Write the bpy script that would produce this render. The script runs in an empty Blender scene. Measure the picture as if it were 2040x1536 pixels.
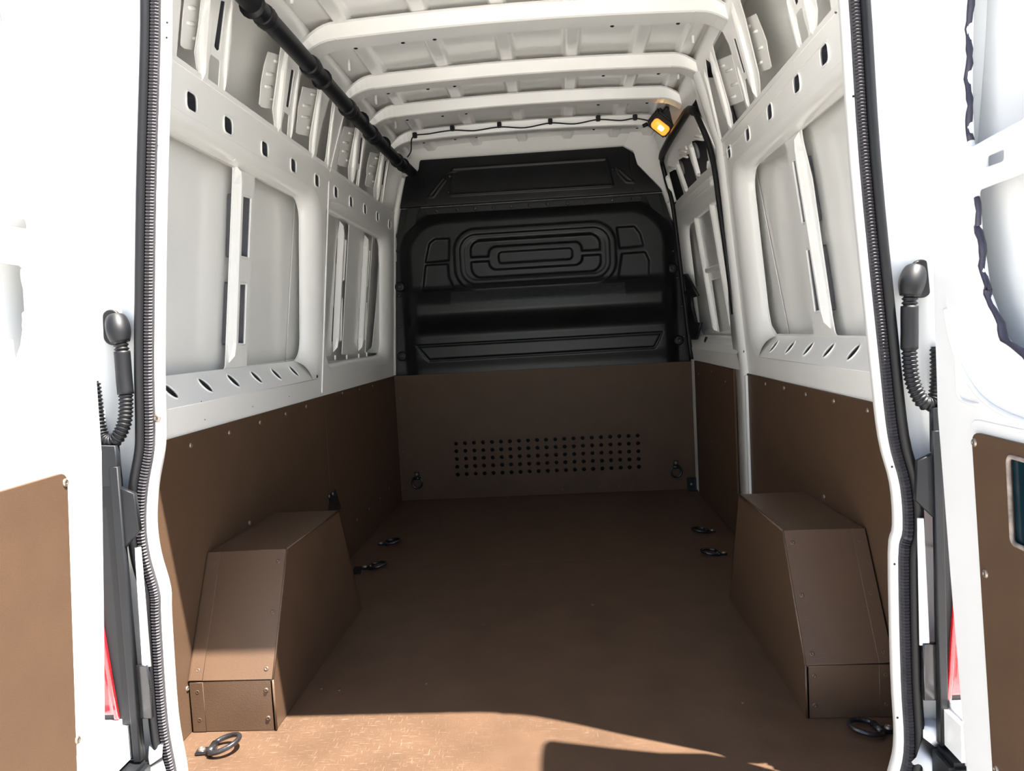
import bpy, bmesh, math, random
from mathutils import Vector, Matrix
random.seed(4)
SC = bpy.context.scene
COL = SC.collection
# ------------------------------------------------------------------ camera
IW, IH, FPX = 2040.0, 1536.0, 1560.0
CAM = Vector((0.107, -1.65, 1.02))
AX = Vector((0.9968, -0.0490, -0.0625))      # van axes seen in camera space (right, down, forward)
AY = Vector(((1112 - 1020) / FPX, (657 - 768) / FPX, 1.0)).normalized()
AX = (AX - AY * AX.dot(AY)).normalized()
AZ = AX.cross(AY)
cd = bpy.data.cameras.new('camera'); co = bpy.data.objects.new('camera', cd); COL.objects.link(co)
cd.sensor_width = 36.0; cd.lens = 36.0 * FPX / IW; cd.clip_start = 0.02
rgt = Vector((AX.x, AY.x, AZ.x)); dwn = Vector((AX.y, AY.y, AZ.y)); fwd = Vector((AX.z, AY.z, AZ.z))
M = Matrix((rgt, -dwn, -fwd)).transposed().to_4x4(); M.translation = CAM
co.matrix_world = M
SC.camera = co
# ------------------------------------------------------------------ sky, sun, exposure
SUN_DIR = Vector((-0.37, 0.20, -1.0)).normalized()
w = bpy.data.worlds.new('world'); SC.world = w; w.use_nodes = True
nt = w.node_tree; bg = nt.nodes['Background']
sky = nt.nodes.new('ShaderNodeTexSky'); sky.sky_type = 'NISHITA'; sky.sun_disc = False
sky.sun_elevation = math.asin(-SUN_DIR.z); sky.sun_rotation = math.atan2(-SUN_DIR.x, -SUN_DIR.y)
nt.links.new(sky.outputs[0], bg.inputs[0]); bg.inputs[1].default_value = 0.22
sl = bpy.data.lights.new('sun', 'SUN'); sl.energy = 19.0; sl.angle = math.radians(0.53); sl.color = (1.0, 0.95, 0.88)
so = bpy.data.objects.new('sun', sl); COL.objects.link(so)
so.rotation_euler = SUN_DIR.to_track_quat('-Z', 'Y').to_euler(); so.location = (4, -3, 8)
SC.view_settings.view_transform = 'Standard'; SC.view_settings.look = 'None'
SC.view_settings.gamma = 1.0; SC.view_settings.use_curve_mapping = False
SC.view_settings.exposure = 0.76
SC.cycles.max_bounces = 16; SC.cycles.diffuse_bounces = 10; SC.cycles.glossy_bounces = 6

# ------------------------------------------------------------------ materials
MATS = {}
def mat(name, col, rough=0.5, metal=0.0, coat=0.0, noise=None, bump=None, emit=None, spec=0.5, trans=0.0):
    m = bpy.data.materials.new(name); m.use_nodes = True; n = m.node_tree; p = n.nodes['Principled BSDF']
    p.inputs['Base Color'].default_value = (*col, 1); p.inputs['Roughness'].default_value = rough
    p.inputs['Metallic'].default_value = metal; p.inputs['Coat Weight'].default_value = coat
    p.inputs['Coat Roughness'].default_value = 0.12; p.inputs['Specular IOR Level'].default_value = spec
    p.inputs['Transmission Weight'].default_value = trans
    if emit:
        p.inputs['Emission Color'].default_value = (*emit[0], 1); p.inputs['Emission Strength'].default_value = emit[1]
    tc = n.nodes.new('ShaderNodeTexCoord')
    if noise:
        sc, amt, stretch = noise
        mp = n.nodes.new('ShaderNodeMapping'); mp.inputs['Scale'].default_value = stretch
        nz = n.nodes.new('ShaderNodeTexNoise'); nz.inputs['Scale'].default_value = sc; nz.inputs['Detail'].default_value = 6
        rp = n.nodes.new('ShaderNodeMapRange'); rp.inputs[1].default_value = 0.3; rp.inputs[2].default_value = 0.7
        rp.inputs[3].default_value = 1 - amt; rp.inputs[4].default_value = 1 + amt
        mx = n.nodes.new('ShaderNodeMix'); mx.data_type = 'RGBA'; mx.blend_type = 'MULTIPLY'; mx.inputs[0].default_value = 1
        n.links.new(tc.outputs['Object'], mp.inputs[0]); n.links.new(mp.outputs[0], nz.inputs['Vector'])
        n.links.new(nz.outputs['Fac'], rp.inputs[0]); mx.inputs[6].default_value = (*col, 1)
        n.links.new(rp.outputs[0], mx.inputs[7]); n.links.new(mx.outputs[2], p.inputs['Base Color'])
    if bump:
        nb = n.nodes.new('ShaderNodeTexNoise'); nb.inputs['Scale'].default_value = bump[0]; nb.inputs['Detail'].default_value = 4
        bn = n.nodes.new('ShaderNodeBump'); bn.inputs['Strength'].default_value = bump[1]; bn.inputs['Distance'].default_value = 0.002
        n.links.new(tc.outputs['Object'], nb.inputs['Vector']); n.links.new(nb.outputs['Fac'], bn.inputs['Height'])
        n.links.new(bn.outputs[0], p.inputs['Normal'])
    MATS[name] = m
    return m
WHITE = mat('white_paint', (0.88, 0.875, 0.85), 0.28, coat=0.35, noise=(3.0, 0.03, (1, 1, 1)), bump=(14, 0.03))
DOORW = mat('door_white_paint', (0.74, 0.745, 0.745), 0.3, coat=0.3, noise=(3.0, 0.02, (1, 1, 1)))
BROWN = mat('brown_film_plywood', (0.080, 0.047, 0.0285), 0.5, spec=0.2, noise=(9.0, 0.06, (1, 1, 1)), bump=(420, 0.22))
BROWN2 = mat('brown_painted_steel', (0.080, 0.047, 0.0285), 0.34, spec=0.5, noise=(9.0, 0.07, (1, 1, 1)), bump=(300, 0.2))
BLACKP = mat('black_formed_panel', (0.0075, 0.0078, 0.009), 0.36, spec=0.32, noise=(6.0, 0.25, (1, 1, 1)), bump=(160, 0.12))
PLAST = mat('black_plastic', (0.0065, 0.0072, 0.009), 0.5, spec=0.35, noise=(8, 0.15, (1, 1, 1)), bump=(300, 0.1))
RUBBER = mat('black_rubber', (0.005, 0.005, 0.006), 0.5, spec=0.35, noise=(20, 0.15, (1, 1, 1)))
GREYR = mat('worn_rubber_trim', (0.026, 0.023, 0.027), 0.6, noise=(30, 0.2, (1, 1, 1)))
STEEL = mat('zinc_screw', (0.28, 0.24, 0.20), 0.38, metal=0.8, noise=(60, 0.15, (1, 1, 1)))
BSTEEL = mat('black_steel', (0.012, 0.012, 0.014), 0.25, coat=0.4, noise=(20, 0.2, (1, 1, 1)))
BSCREW = mat('painted_screw', (0.10, 0.065, 0.045), 0.4, metal=0.2, noise=(50, 0.2, (1, 1, 1)))
ASPH = mat('pale_concrete', (0.45, 0.44, 0.41), 0.9, noise=(4, 0.25, (1, 1, 1)), bump=(60, 0.5))
RED = mat('red_lens', (0.62, 0.012, 0.02), 0.12, coat=0.8, noise=(40, 0.2, (1, 1, 6)))
CLEAR = mat('clear_lens', (0.72, 0.73, 0.75), 0.15, coat=0.7, noise=(90, 0.25, (1, 1, 6)))
AMBER = mat('amber_lens', (1.0, 0.42, 0.08), 0.2, noise=(30, 0.05, (1, 1, 1)), emit=((1.0, 0.30, 0.03), 0.8))
BULB = mat('glowing_bulb', (1.0, 0.85, 0.5), 0.3, noise=(30, 0.05, (1, 1, 1)), emit=((1.0, 0.72, 0.25), 4.0))
DARKGL = mat('dark_tinted_pane', (0.004, 0.018, 0.026), 0.15, noise=(5, 0.2, (1, 1, 1)))
DARKSHADE = mat('dark_cavity_shade', (0.035, 0.036, 0.045), 0.6, noise=(20, 0.2, (1, 1, 1)))  # shade of the deep body cavities, put into the colour
GREYSHADE = mat('grey_cavity_shade', (0.13, 0.13, 0.145), 0.5, noise=(20, 0.1, (1, 1, 1)))  # painted half-shade for window slots and the door window skin
GREYM = mat('grey_scuffed_edge', (0.24, 0.20, 0.17), 0.7, noise=(60, 0.4, (1, 1, 1)))
SEALANT = mat('dark_sealant', (0.03, 0.028, 0.05), 0.5, noise=(60, 0.2, (1, 1, 1)))

def floor_material():
    m = mat('worn_floor_plywood', (0.080, 0.047, 0.0285), 0.40, spec=0.36, bump=(420, 0.2))
    n = m.node_tree; p = n.nodes['Principled BSDF']; L = n.links
    tc = n.nodes.new('ShaderNodeTexCoord')
    def noise(scale, stretch, rot=0.0, detail=5):
        mp = n.nodes.new('ShaderNodeMapping'); mp.inputs['Scale'].default_value = stretch; mp.inputs['Rotation'].default_value = (0, 0, rot)
        z = n.nodes.new('ShaderNodeTexNoise'); z.inputs['Scale'].default_value = scale; z.inputs['Detail'].default_value = detail
        L.new(tc.outputs['Object'], mp.inputs[0]); L.new(mp.outputs[0], z.inputs['Vector']); return z.outputs['Fac']
    def rng(s, a, b, c, d):
        r = n.nodes.new('ShaderNodeMapRange'); L.new(s, r.inputs[0])
        for i, v in enumerate((a, b, c, d)): r.inputs[i + 1].default_value = v
        return r.outputs[0]
    def math_(op, a, b):
        q = n.nodes.new('ShaderNodeMath'); q.operation = op
        for i, v in enumerate((a, b)):
            if isinstance(v, float): q.inputs[i].default_value = v
            else: L.new(v, q.inputs[i])
        return q.outputs[0]
    base = rng(noise(7, (1, 1, 1)), 0.3, 0.7, 0.86, 1.14)
    s1 = rng(noise(26, (1, 9, 1), 0.2), 0.60, 0.69, 0.0, 1.0)
    s2 = rng(noise(30, (10, 1, 1), 0.5), 0.61, 0.70, 0.0, 1.0)
    patch = rng(noise(2.2, (1, 1, 1)), 0.38, 0.58, 0.0, 1.0)
    sc = math_('MULTIPLY', math_('MAXIMUM', s1, s2), patch)
    mx = n.nodes.new('ShaderNodeMix'); mx.data_type = 'RGBA'
    mx.inputs[6].default_value = (0.080, 0.047, 0.0285, 1); mx.inputs[7].default_value = (0.17, 0.115, 0.08, 1)
    L.new(math_('MULTIPLY', sc, 0.6), mx.inputs[0])
    mu = n.nodes.new('ShaderNodeMix'); mu.data_type = 'RGBA'; mu.blend_type = 'MULTIPLY'; mu.inputs[0].default_value = 1
    L.new(mx.outputs[2], mu.inputs[6]); L.new(base, mu.inputs[7]); L.new(mu.outputs[2], p.inputs['Base Color'])
    L.new(rng(sc, 0.0, 1.0, 0.40, 0.6), p.inputs['Roughness'])
    return m
FLOORM = floor_material()

# ------------------------------------------------------------------ helpers
def ray(u, v):
    p = Vector(((u - IW / 2) / FPX, (v - IH / 2) / FPX, 1.0))
    return Vector((p.dot(AX), p.dot(AY), p.dot(AZ)))
def hit(u, v, o, n):
    r = ray(u, v); return CAM + r * ((o - CAM).dot(n) / r.dot(n))
def onx(u, v, x): return hit(u, v, Vector((x, 0, 0)), Vector((1, 0, 0)))
def ony(u, v, y): return hit(u, v, Vector((0, y, 0)), Vector((0, 1, 0)))
def onz(u, v, z): return hit(u, v, Vector((0, 0, z)), Vector((0, 0, 1)))

def link(name, me, m, parent=None):
    o = bpy.data.objects.new(name, me); COL.objects.link(o)
    if m is not None and len(me.materials) == 0: me.materials.append(m)
    if parent is not None: o.parent = parent
    return o
def tag(o, label=None, cat=None, group=None, kind=None):
    if label: o['label'] = label
    if cat: o['category'] = cat
    if group: o['group'] = group
    if kind: o['kind'] = kind
    return o
def empty(name, label, cat=None, group=None, kind=None, loc=(0, 0, 0)):
    o = bpy.data.objects.new(name, None); COL.objects.link(o); o.location = loc; o.empty_display_size = 0.05
    return tag(o, label, cat, group, kind)
def pydata(name, vs, fs, m, parent=None, smooth=False):
    me = bpy.data.meshes.new(name); me.from_pydata([tuple(v) for v in vs], [], fs); me.update()
    bm = bmesh.new(); bm.from_mesh(me); bmesh.ops.recalc_face_normals(bm, faces=bm.faces); bm.to_mesh(me); bm.free()
    if smooth:
        for p in me.polygons: p.use_smooth = True
    return link(name, me, m, parent)

class Plane:
    def __init__(s, o, ex, ey):
        s.o = Vector(o); s.ex = Vector(ex).normalized(); s.ey = Vector(ey).normalized(); s.n = s.ex.cross(s.ey)
    def px(s, u, v, d=0.0):
        p = hit(u, v, s.o + s.n * d, s.n) - s.o
        return (p.dot(s.ex), p.dot(s.ey))
    def w(s, a, b, d=0.0): return s.o + s.ex * a + s.ey * b + s.n * d
    def mtx(s, d=0.0):
        m = Matrix((s.ex, s.ey, s.n)).transposed().to_4x4(); m.translation = s.o + s.n * d; return m

def rpoly(pts, r, seg=4):
    """polygon with rounded corners; r a number or one per corner"""
    out = []; n = len(pts)
    for i in range(n):
        p = Vector(pts[i]); a = Vector(pts[i - 1]); b = Vector(pts[(i + 1) % n])
        ri = r[i] if isinstance(r, (list, tuple)) else r
        da = (a - p); db = (b - p); la = da.length; lb = db.length
        if ri <= 0 or la < 1e-6 or lb < 1e-6: out.append((p.x, p.y)); continue
        da /= la; db /= lb
        ang = math.acos(max(-1, min(1, da.dot(db))))
        if ang > 3.05: out.append((p.x, p.y)); continue
        t = min(ri / math.tan(ang / 2), 0.49 * la, 0.49 * lb)
        p0 = p + da * t; p1 = p + db * t
        for k in range(seg + 1):
            q = k / seg
            z = p0 * (1 - q) ** 2 + p * 2 * q * (1 - q) + p1 * q * q
            out.append((z.x, z.y))
    return out
def rrect(x0, x1, y0, y1, r, seg=6):
    out = []
    for cx, cy, a0 in ((x1 - r, y0 + r, -90), (x1 - r, y1 - r, 0), (x0 + r, y1 - r, 90), (x0 + r, y0 + r, 180)):
        for k in range(seg + 1):
            a = math.radians(a0 + 90 * k / seg); out.append((cx + r * math.cos(a), cy + r * math.sin(a)))
    return out
def ellipse(cx, cy, a, b, rot=0.0, n=16):
    c, s_ = math.cos(rot), math.sin(rot)
    return [(cx + a * math.cos(t) * c - b * math.sin(t) * s_, cy + a * math.cos(t) * s_ + b * math.sin(t) * c)
            for t in (2 * math.pi * k / n for k in range(n))]

def sheet(name, pl, outer, holes, t, m, parent=None, d=0.0, bev=0.0012, bres=1):
    """flat plate with real holes, front face at depth d along the plane's normal"""
    cu = bpy.data.curves.new(name, 'CURVE'); cu.dimensions = '2D'; cu.fill_mode = 'BOTH'
    for lp in [outer] + list(holes):
        lq = []
        for q in lp:
            if not lq or math.hypot(q[0] - lq[-1][0], q[1] - lq[-1][1]) > 4e-4: lq.append(q)
        if math.hypot(lq[0][0] - lq[-1][0], lq[0][1] - lq[-1][1]) < 4e-4: lq.pop()
        lp = lq
        sp = cu.splines.new('POLY'); sp.points.add(len(lp) - 1); sp.use_cyclic_u = True
        for p, q in zip(sp.points, lp): p.co = (q[0], q[1], 0, 1)
    cu.extrude = max(t / 2 - bev, 0.0002); cu.bevel_depth = bev; cu.bevel_resolution = bres; cu.offset = -bev
    tmp = bpy.data.objects.new('tmp', cu)
    me = bpy.data.meshes.new_from_object(tmp); me.name = name
    bpy.data.objects.remove(tmp); bpy.data.curves.remove(cu)
    me.transform(pl.mtx(d - t / 2)); me.materials.clear()
    return link(name, me, m, parent)

def box(name, lo, hi, m, parent=None, bev=0.0, mtx=None):
    bm = bmesh.new(); bmesh.ops.create_cube(bm, size=1.0)
    lo = Vector(lo); hi = Vector(hi)
    for v in bm.verts: v.co = Vector(((lo[i] + hi[i]) / 2 + v.co[i] * (hi[i] - lo[i]) for i in range(3)))
    if bev > 0: bmesh.ops.bevel(bm, geom=list(bm.edges), offset=bev, segments=2, affect='EDGES')
    me = bpy.data.meshes.new(name)
    if mtx is not None: bm.transform(mtx)
    bm.to_mesh(me); bm.free()
    return link(name, me, m, parent)

def tube_geo(path, rad, seg=10, closed=False):
    n = len(path); P = [Vector(p) for p in path]; vs, fs = [], []
    tang = []
    for i in range(n):
        a = P[(i - 1) % n] if (closed or i > 0) else P[i]; b = P[(i + 1) % n] if (closed or i < n - 1) else P[i]
        tang.append((b - a).normalized())
    up = Vector((0, 0, 1)) if abs(tang[0].z) < 0.9 else Vector((1, 0, 0))
    nrm = (up - tang[0] * up.dot(tang[0])).normalized()
    for i in range(n):
        nrm = (nrm - tang[i] * nrm.dot(tang[i])).normalized(); bi = tang[i].cross(nrm)
        r = rad[i] if isinstance(rad, (list, tuple)) else rad
        for k in range(seg):
            a = 2 * math.pi * k / seg; vs.append(P[i] + (nrm * math.cos(a) + bi * math.sin(a)) * r)
    m_ = n if closed else n - 1
    for i in range(m_):
        j = (i + 1) % n
        for k in range(seg):
            l = (k + 1) % seg; fs.append((i * seg + k, i * seg + l, j * seg + l, j * seg + k))
    if not closed:
        fs.append(tuple(range(seg))[::-1]); fs.append(tuple((n - 1) * seg + k for k in range(seg)))
    return vs, fs
def tube(name, path, rad, m, parent=None, seg=10, closed=False):
    vs, fs = tube_geo(path, rad, seg, closed); return pydata(name, vs, fs, m, parent, True)
def smooth_path(pts, sub=8, closed=False):
    P = [Vector(p) for p in pts]; n = len(P); out = []
    rng_ = range(n) if closed else range(n - 1)
    for i in rng_:
        p0 = P[(i - 1) % n] if (closed or i > 0) else P[0]; p1 = P[i]; p2 = P[(i + 1) % n]
        p3 = P[(i + 2) % n] if (closed or i < n - 2) else P[-1]
        for k in range(sub):
            t = k / sub
            out.append(0.5 * ((2 * p1) + (p2 - p0) * t + (2 * p0 - 5 * p1 + 4 * p2 - p3) * t * t + (-p0 + 3 * p1 - 3 * p2 + p3) * t ** 3))
    if not closed: out.append(P[-1])
    return out
def resample(pts, step):
    P = [Vector(p) for p in pts]; out = [P[0]]; acc = 0.0
    for a, b in zip(P, P[1:]):
        L = (b - a).length
        if L < 1e-9: continue
        s = step - acc
        while s <= L:
            out.append(a.lerp(b, s / L)); s += step
        acc = L - (s - step)
    return out

def ridge(name, pl, p0, p1, wd, h, m, parent, taper=0.12, d=0.0, crest=0.45):
    """pressed rib with pointed ends lying on a plane, from p0 to p1 (2D)"""
    a = Vector(p0); b = Vector(p1); L = (b - a).length; t = (b - a) / L; s = Vector((-t.y, t.x)); tp = min(taper, L * 0.4)
    e0 = a + t * tp; e1 = b - t * tp
    base = [a, e0 + s * wd / 2, e1 + s * wd / 2, b, e1 - s * wd / 2, e0 - s * wd / 2]
    c = wd / 2 * crest; f0 = a + t * tp * 0.9; f1 = b - t * tp * 0.9
    top = [f0 + s * c, f1 + s * c, f1 - s * c, f0 - s * c]
    mid = [a + t * tp * 0.35, e0 + s * wd * 0.43, e1 + s * wd * 0.43, b - t * tp * 0.35, e1 - s * wd * 0.43, e0 - s * wd * 0.43]
    vs = [pl.w(p.x, p.y, d - 0.001) for p in base] + [pl.w(p.x, p.y, d + h * 0.75) for p in mid] + [pl.w(p.x, p.y, d + h) for p in top]
    fs = [(i, (i + 1) % 6, 6 + (i + 1) % 6, 6 + i) for i in range(6)]
    fs += [(6, 7, 12), (7, 8, 13, 12), (8, 9, 13), (9, 14, 13), (9, 10, 14), (10, 11, 15, 14), (11, 6, 15), (6, 12, 15), (12, 13, 14, 15)]
    return pydata(name, vs, fs, m, parent, name == 'small_rib')

def loop_ring(name, pl, l0, l1, d0, d1, m, parent, steps=6, skip=None, roll=True):
    """smooth roll from an outer loop at depth d0 to an inner loop at depth d1"""
    n = len(l0); vs, fs = [], []
    for k in range(steps + 1):
        t = k / steps
        a = math.sin(t * math.pi / 2) if roll else t; b = 1 - math.cos(t * math.pi / 2) if roll else t
        for p, q in zip(l0, l1):
            vs.append(pl.w(p[0] + (q[0] - p[0]) * a, p[1] + (q[1] - p[1]) * a, d0 + (d1 - d0) * b))
    for k in range(steps):
        for i in range(n):
            j = (i + 1) % n
            if skip and skip(l0[i], l0[j]): continue
            fs.append((k * n + i, k * n + j, (k + 1) * n + j, (k + 1) * n + i))
    return pydata(name, vs, fs, m, parent, True)

# screw heads share a mesh
def lathe_mesh(name, prof, m, seg=14):
    vs, fs = [], []
    for r, z in prof:
        for k in range(seg):
            a = 2 * math.pi * k / seg; vs.append((r * math.cos(a), r * math.sin(a), z))
    for i in range(len(prof) - 1):
        for k in range(seg):
            l = (k + 1) % seg; fs.append((i * seg + k, i * seg + l, (i + 1) * seg + l, (i + 1) * seg + k))
    fs.append(tuple((len(prof) - 1) * seg + k for k in range(seg)))
    me = bpy.data.meshes.new(name); me.from_pydata(vs, [], fs); me.update()
    for p in me.polygons: p.use_smooth = True
    me.materials.append(m); return me
SCREW = {}
for key, mm in (('steel', STEEL), ('brown', BSCREW), ('black', BSTEEL), ('white', WHITE)):
    SCREW[key] = lathe_mesh('screw_' + key, [(0.0075, 0), (0.0073, 0.0012), (0.0055, 0.003), (0.0032, 0.0036), (0.0028, 0.0022)], mm)
def screw(p, n, parent, key='steel', s=1.0, name='screw'):
    o = bpy.data.objects.new(name, SCREW[key]); COL.objects.link(o)
    q = Vector(n).to_track_quat('Z', 'Y').to_matrix().to_4x4()
    o.matrix_world = Matrix.Translation(Vector(p)) @ q @ Matrix.Scale(s, 4)
    o.parent = parent
    return o

# ------------------------------------------------------------------ reference planes of the body sides
def side_plane(sign, x0, z0, s):
    """plane |x| = x0 - s*(z-z0); 2D a runs along +-y, b up the slope"""
    if sign < 0: return Plane((-x0, 0, z0), (0, 1, 0), (s, 0, 1))
    return Plane((x0, 0, z0), (0, -1, 0), (-s, 0, 1))
LB = side_plane(-1, 0.927, 0.8, 0.067); LD = side_plane(-1, 0.8614, 1.78, 0.285)
RB = side_plane(1, 0.918, 0.8, 0.080);  RD = side_plane(1, 0.8396, 1.78, 0.280)
def yz(pl, y, z):
    return ((y if pl.ex.y > 0 else -y), (z - pl.o.z) / pl.ey.z)

# ================================================================== GROUND, BODY SHELL
g = pydata('ground', [(-30, -30, -0.66), (30, -30, -0.66), (30, 30, -0.66), (-30, 30, -0.66)], [(0, 1, 2, 3)], ASPH)
tag(g, 'pale paved ground around the parked van', 'ground', kind='structure')

# ---- floor
fl = empty('floor', 'worn brown plywood cargo floor of the van', 'floor', kind='structure')
def floor_board(y0, y1):
    return box('floor_board', (-0.93, y0, -0.018), (0.918, y1, 0.0), FLOORM, fl, 0.0008)
floor_board(-0.03, 1.7385); floor_board(1.7405, 3.19)
box('floor_frame', (-1.0, 0.02, -0.10), (1.0, 3.3, -0.02), PLAST, fl)
for u, v in [(640, 1372), (850, 1362), (676, 1375), (1480, 1400), (960, 1245), (1180, 1205)]:
    p = onz(u, v, 0.0)
    if p.x > -0.66 and p.x < 0.66: screw(p, (0, 0, 1), fl, 'brown', 0.8)

# ================================================================== LEFT WALL
wl = empty('wall_left', 'white sheet metal left side wall with pressed posts and slots', 'wall', kind='structure')
wr = empty('wall_right', 'white sheet metal right side wall behind the sliding door', 'wall', kind='structure')

def rect_hole(pl, c, wd, h, r=0.012): return rrect(c[0] - wd / 2, c[0] + wd / 2, c[1] - h / 2, c[1] + h / 2, r, 4)
def pxp(pl, pts, d=0.0): return [pl.px(u, v, d) for u, v in pts]

def cup(pl, loop, d, depth, parent, m=None, grow=0.004, nm='shade_cup'):  # closed cups added behind holes, their darkness painted on as shade
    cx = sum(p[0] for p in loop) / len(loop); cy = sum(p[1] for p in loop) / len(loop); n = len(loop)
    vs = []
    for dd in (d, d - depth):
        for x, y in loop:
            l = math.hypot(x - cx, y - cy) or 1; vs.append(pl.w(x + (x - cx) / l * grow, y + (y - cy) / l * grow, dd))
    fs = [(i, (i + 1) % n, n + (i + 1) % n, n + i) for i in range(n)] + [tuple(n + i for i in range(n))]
    return pydata(nm, vs, fs, m or DARKSHADE, parent)
# rail slots
LS = [LB.px(u, v) for u, v in [(381, 203), (454, 250), (527, 297), (584, 330), (631, 360), (669, 383), (699, 402), (727, 417), (752, 432), (776, 447)]]
RS = [RB.px(u, v) for u, v in [(1643, 109), (1588, 167), (1534, 223), (1490, 267), (1453, 303)]]

def a_of(pl, y): return y if pl.ex.y > 0 else -y
def loop_yz(pl, y0, y1, z0, z1, r, seg=6):
    b0 = yz(pl, 0, z0)[1]; b1 = yz(pl, 0, z1)[1]
    a0, a1 = sorted((a_of(pl, y0), a_of(pl, y1)))
    return rrect(a0, a1, b0, b1, r, seg)
def quad_yz(pl, y0, y1, z0, z1):
    b0 = yz(pl, 0, z0)[1]; b1 = yz(pl, 0, z1)[1]; a0, a1 = sorted((a_of(pl, y0), a_of(pl, y1)))
    return [(a0, b0), (a1, b0), (a1, b1), (a0, b1)]

L1o = loop_yz(LB, 0.10, 1.680, 0.868, 1.655, 0.13); L1i = loop_yz(LB, 0.12, 1.585, 0.945, 1.612, 0.09)
L2o = loop_yz(LB, 1.735, 3.085, 0.875, 1.660, 0.13); L2i = loop_yz(LB, 1.755, 2.985, 0.925, 1.605, 0.08)
sheet('side_panel', LB, quad_yz(LB, 0.055, 3.165, 0.775, 1.785), [L1o, L2o] + [rect_hole(LB, c, 0.064, 0.052, 0.016) for c in LS], 0.004, WHITE, wl)
for pl_, S_, par_ in ((LB, LS, wl), (RB, RS, wr)):
    for c in S_: tube('slot_rim', [pl_.w(x, y, 0.001) for x, y in rect_hole(pl_, c, 0.064, 0.052, 0.016)], 0.0032, WHITE, par_, 6, True)
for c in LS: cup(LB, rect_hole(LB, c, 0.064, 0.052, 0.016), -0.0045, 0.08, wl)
def bottom_edge(lo):
    zmin = min(p[1] for p in lo)
    return lambda p, q: p[1] < zmin + 1e-4 and q[1] < zmin + 1e-4
loop_ring('window_surround', LB, L1o, L1i, 0.0, -0.062, WHITE, wl, 7, bottom_edge(L1o))
loop_ring('window_surround', LB, L2o, L2i, 0.0, -0.050, WHITE, wl, 7)

def slope_shelf(pl, ya, yb, z0, z1, depth, ovals_px, parent, rot):
    p0 = pl.w(*yz(pl, 0, z0)); p1 = pl.w(*yz(pl, 0, z1), -depth)
    sgn = 1 if pl.ex.y > 0 else -1
    sp = Plane(p0, (0, sgn, 0), p1 - p0)
    if sp.n.dot(pl.n) < 0: sp = Plane(p0, (0, -sgn, 0), p1 - p0)
    Ls = (p1 - p0).length
    a0, a1 = sorted((sgn * ya, sgn * yb))
    holes = []
    for u, v in ovals_px:
        c = sp.px(u, v); holes.append(ellipse(c[0], Ls * 0.52, 0.030, 0.021, rot * 1.3, 18))
    sheet('slotted_shelf', sp, [(a0, -0.002), (a1, -0.002), (a1, Ls + 0.002), (a0, Ls + 0.002)], holes, 0.004, WHITE, parent, 0.001)
    for h in holes:
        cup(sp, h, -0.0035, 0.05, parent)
        path = [sp.w(x, y, 0.0015) for x, y in h]
        tube('slot_rim', path, 0.0028, WHITE, parent, 6, True)
slope_shelf(LB, 0.06, 1.60, 0.868, 0.945, 0.062, [(350, 795), (417, 779), (472, 769), (518, 762), (557, 755), (591, 748)], wl, -0.75)

def inner_panel(pl, loop, d, openings, parent, t=0.004):
    sheet('inner_panel', pl, loop, openings, t, WHITE, parent, d)

def slot_with_rim(pl, px4, d, parent, r=0.006):
    h = rpoly(pxp(pl, px4, d), r, 3)
    tube('slot_rim', [pl.w(x, y, d + 0.001) for x, y in h], 0.0042, WHITE, parent, 6, True)
    cup(pl, h, d - 0.0045, 0.035, parent, GREYSHADE)  # cup coloured grey as painted shade inside the slot
    return h
D1 = -0.062; D2 = -0.050
opA = rpoly([LB.px(300, 249, D1), LB.px(466, 327, D1), LB.px(450, 736, D1), LB.px(300, 754, D1)], [0.0, 0.02, 0.02, 0.0], 4)
opA = rpoly([(0.16, opA[0][1])] + opA[1:-1] + [(0.16, opA[-1][1])], 0)
opB = rpoly(pxp(LB, [(508, 354), (596, 394), (607, 405), (605, 480), (601, 690), (590, 716), (492, 729)], D1), [0.004, 0.02, 0.03, 0, 0.05, 0.05, 0.004], 5)
s1 = slot_with_rim(LB, [(477, 388), (499, 394), (494, 515), (473, 510)], D1, wl)
s2 = slot_with_rim(LB, [(471, 565), (490, 565), (486, 686), (466, 685)], D1, wl)
inner_panel(LB, L1i, D1, [opA, opB, s1, s2], wl)
ridge('post_rib', LB, LB.px(470, 328, D1), LB.px(456, 724, D1), 0.034, 0.026, WHITE, wl, 0.07, D1)
for u0, v0, v1 in [(425, 748, 758), (440, 746, 757), (471, 742, 754), (529, 733, 744), (577, 726, 736)]:
    ridge('small_rib', LB, LB.px(u0, v0 - 5, D1), LB.px(u0, v1, D1), 0.008, 0.006, WHITE, wl, 0.006, D1)
for u0, v0, v1 in [(452, 300, 312), (468, 308, 322)]:
    ridge('small_rib', LB, LB.px(u0, v0, -0.03), LB.px(u0, v1, -0.03), 0.010, 0.008, WHITE, wl, 0.008, -0.035)
# bay 2
opC = rpoly([LB.px(652, 424, D2), LB.px(674, 436, D2), LB.px(669, 520, D2), LB.px(659, 709, D2), LB.px(648, 709, D2)], [0, .01, 0, .01, 0], 3)
opC = [(max(x, 1.762), y) for x, y in opC]
opD = rpoly(pxp(LB, [(696, 447), (725, 462), (719, 560), (711, 705), (682, 706)], D2), [.004, .01, 0, .01, .004], 3)
opE = rpoly(pxp(LB, [(743, 472), (757, 480), (758, 500), (749, 620), (742, 692), (728, 703)], D2), [.004, .02, .03, 0, .04, .004], 4)
hs = [slot_with_rim(LB, q, D2, wl) for q in ([(681, 476), (689, 478), (684, 560), (676, 557)], [(673, 593), (681, 593), (679, 679), (670, 678)],
      [(729, 497), (737, 499), (731, 572), (725, 571)], [(723, 601), (730, 602), (727, 678), (719, 677)])]
inner_panel(LB, L2i, D2, [opC, opD, opE] + hs, wl)
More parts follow.
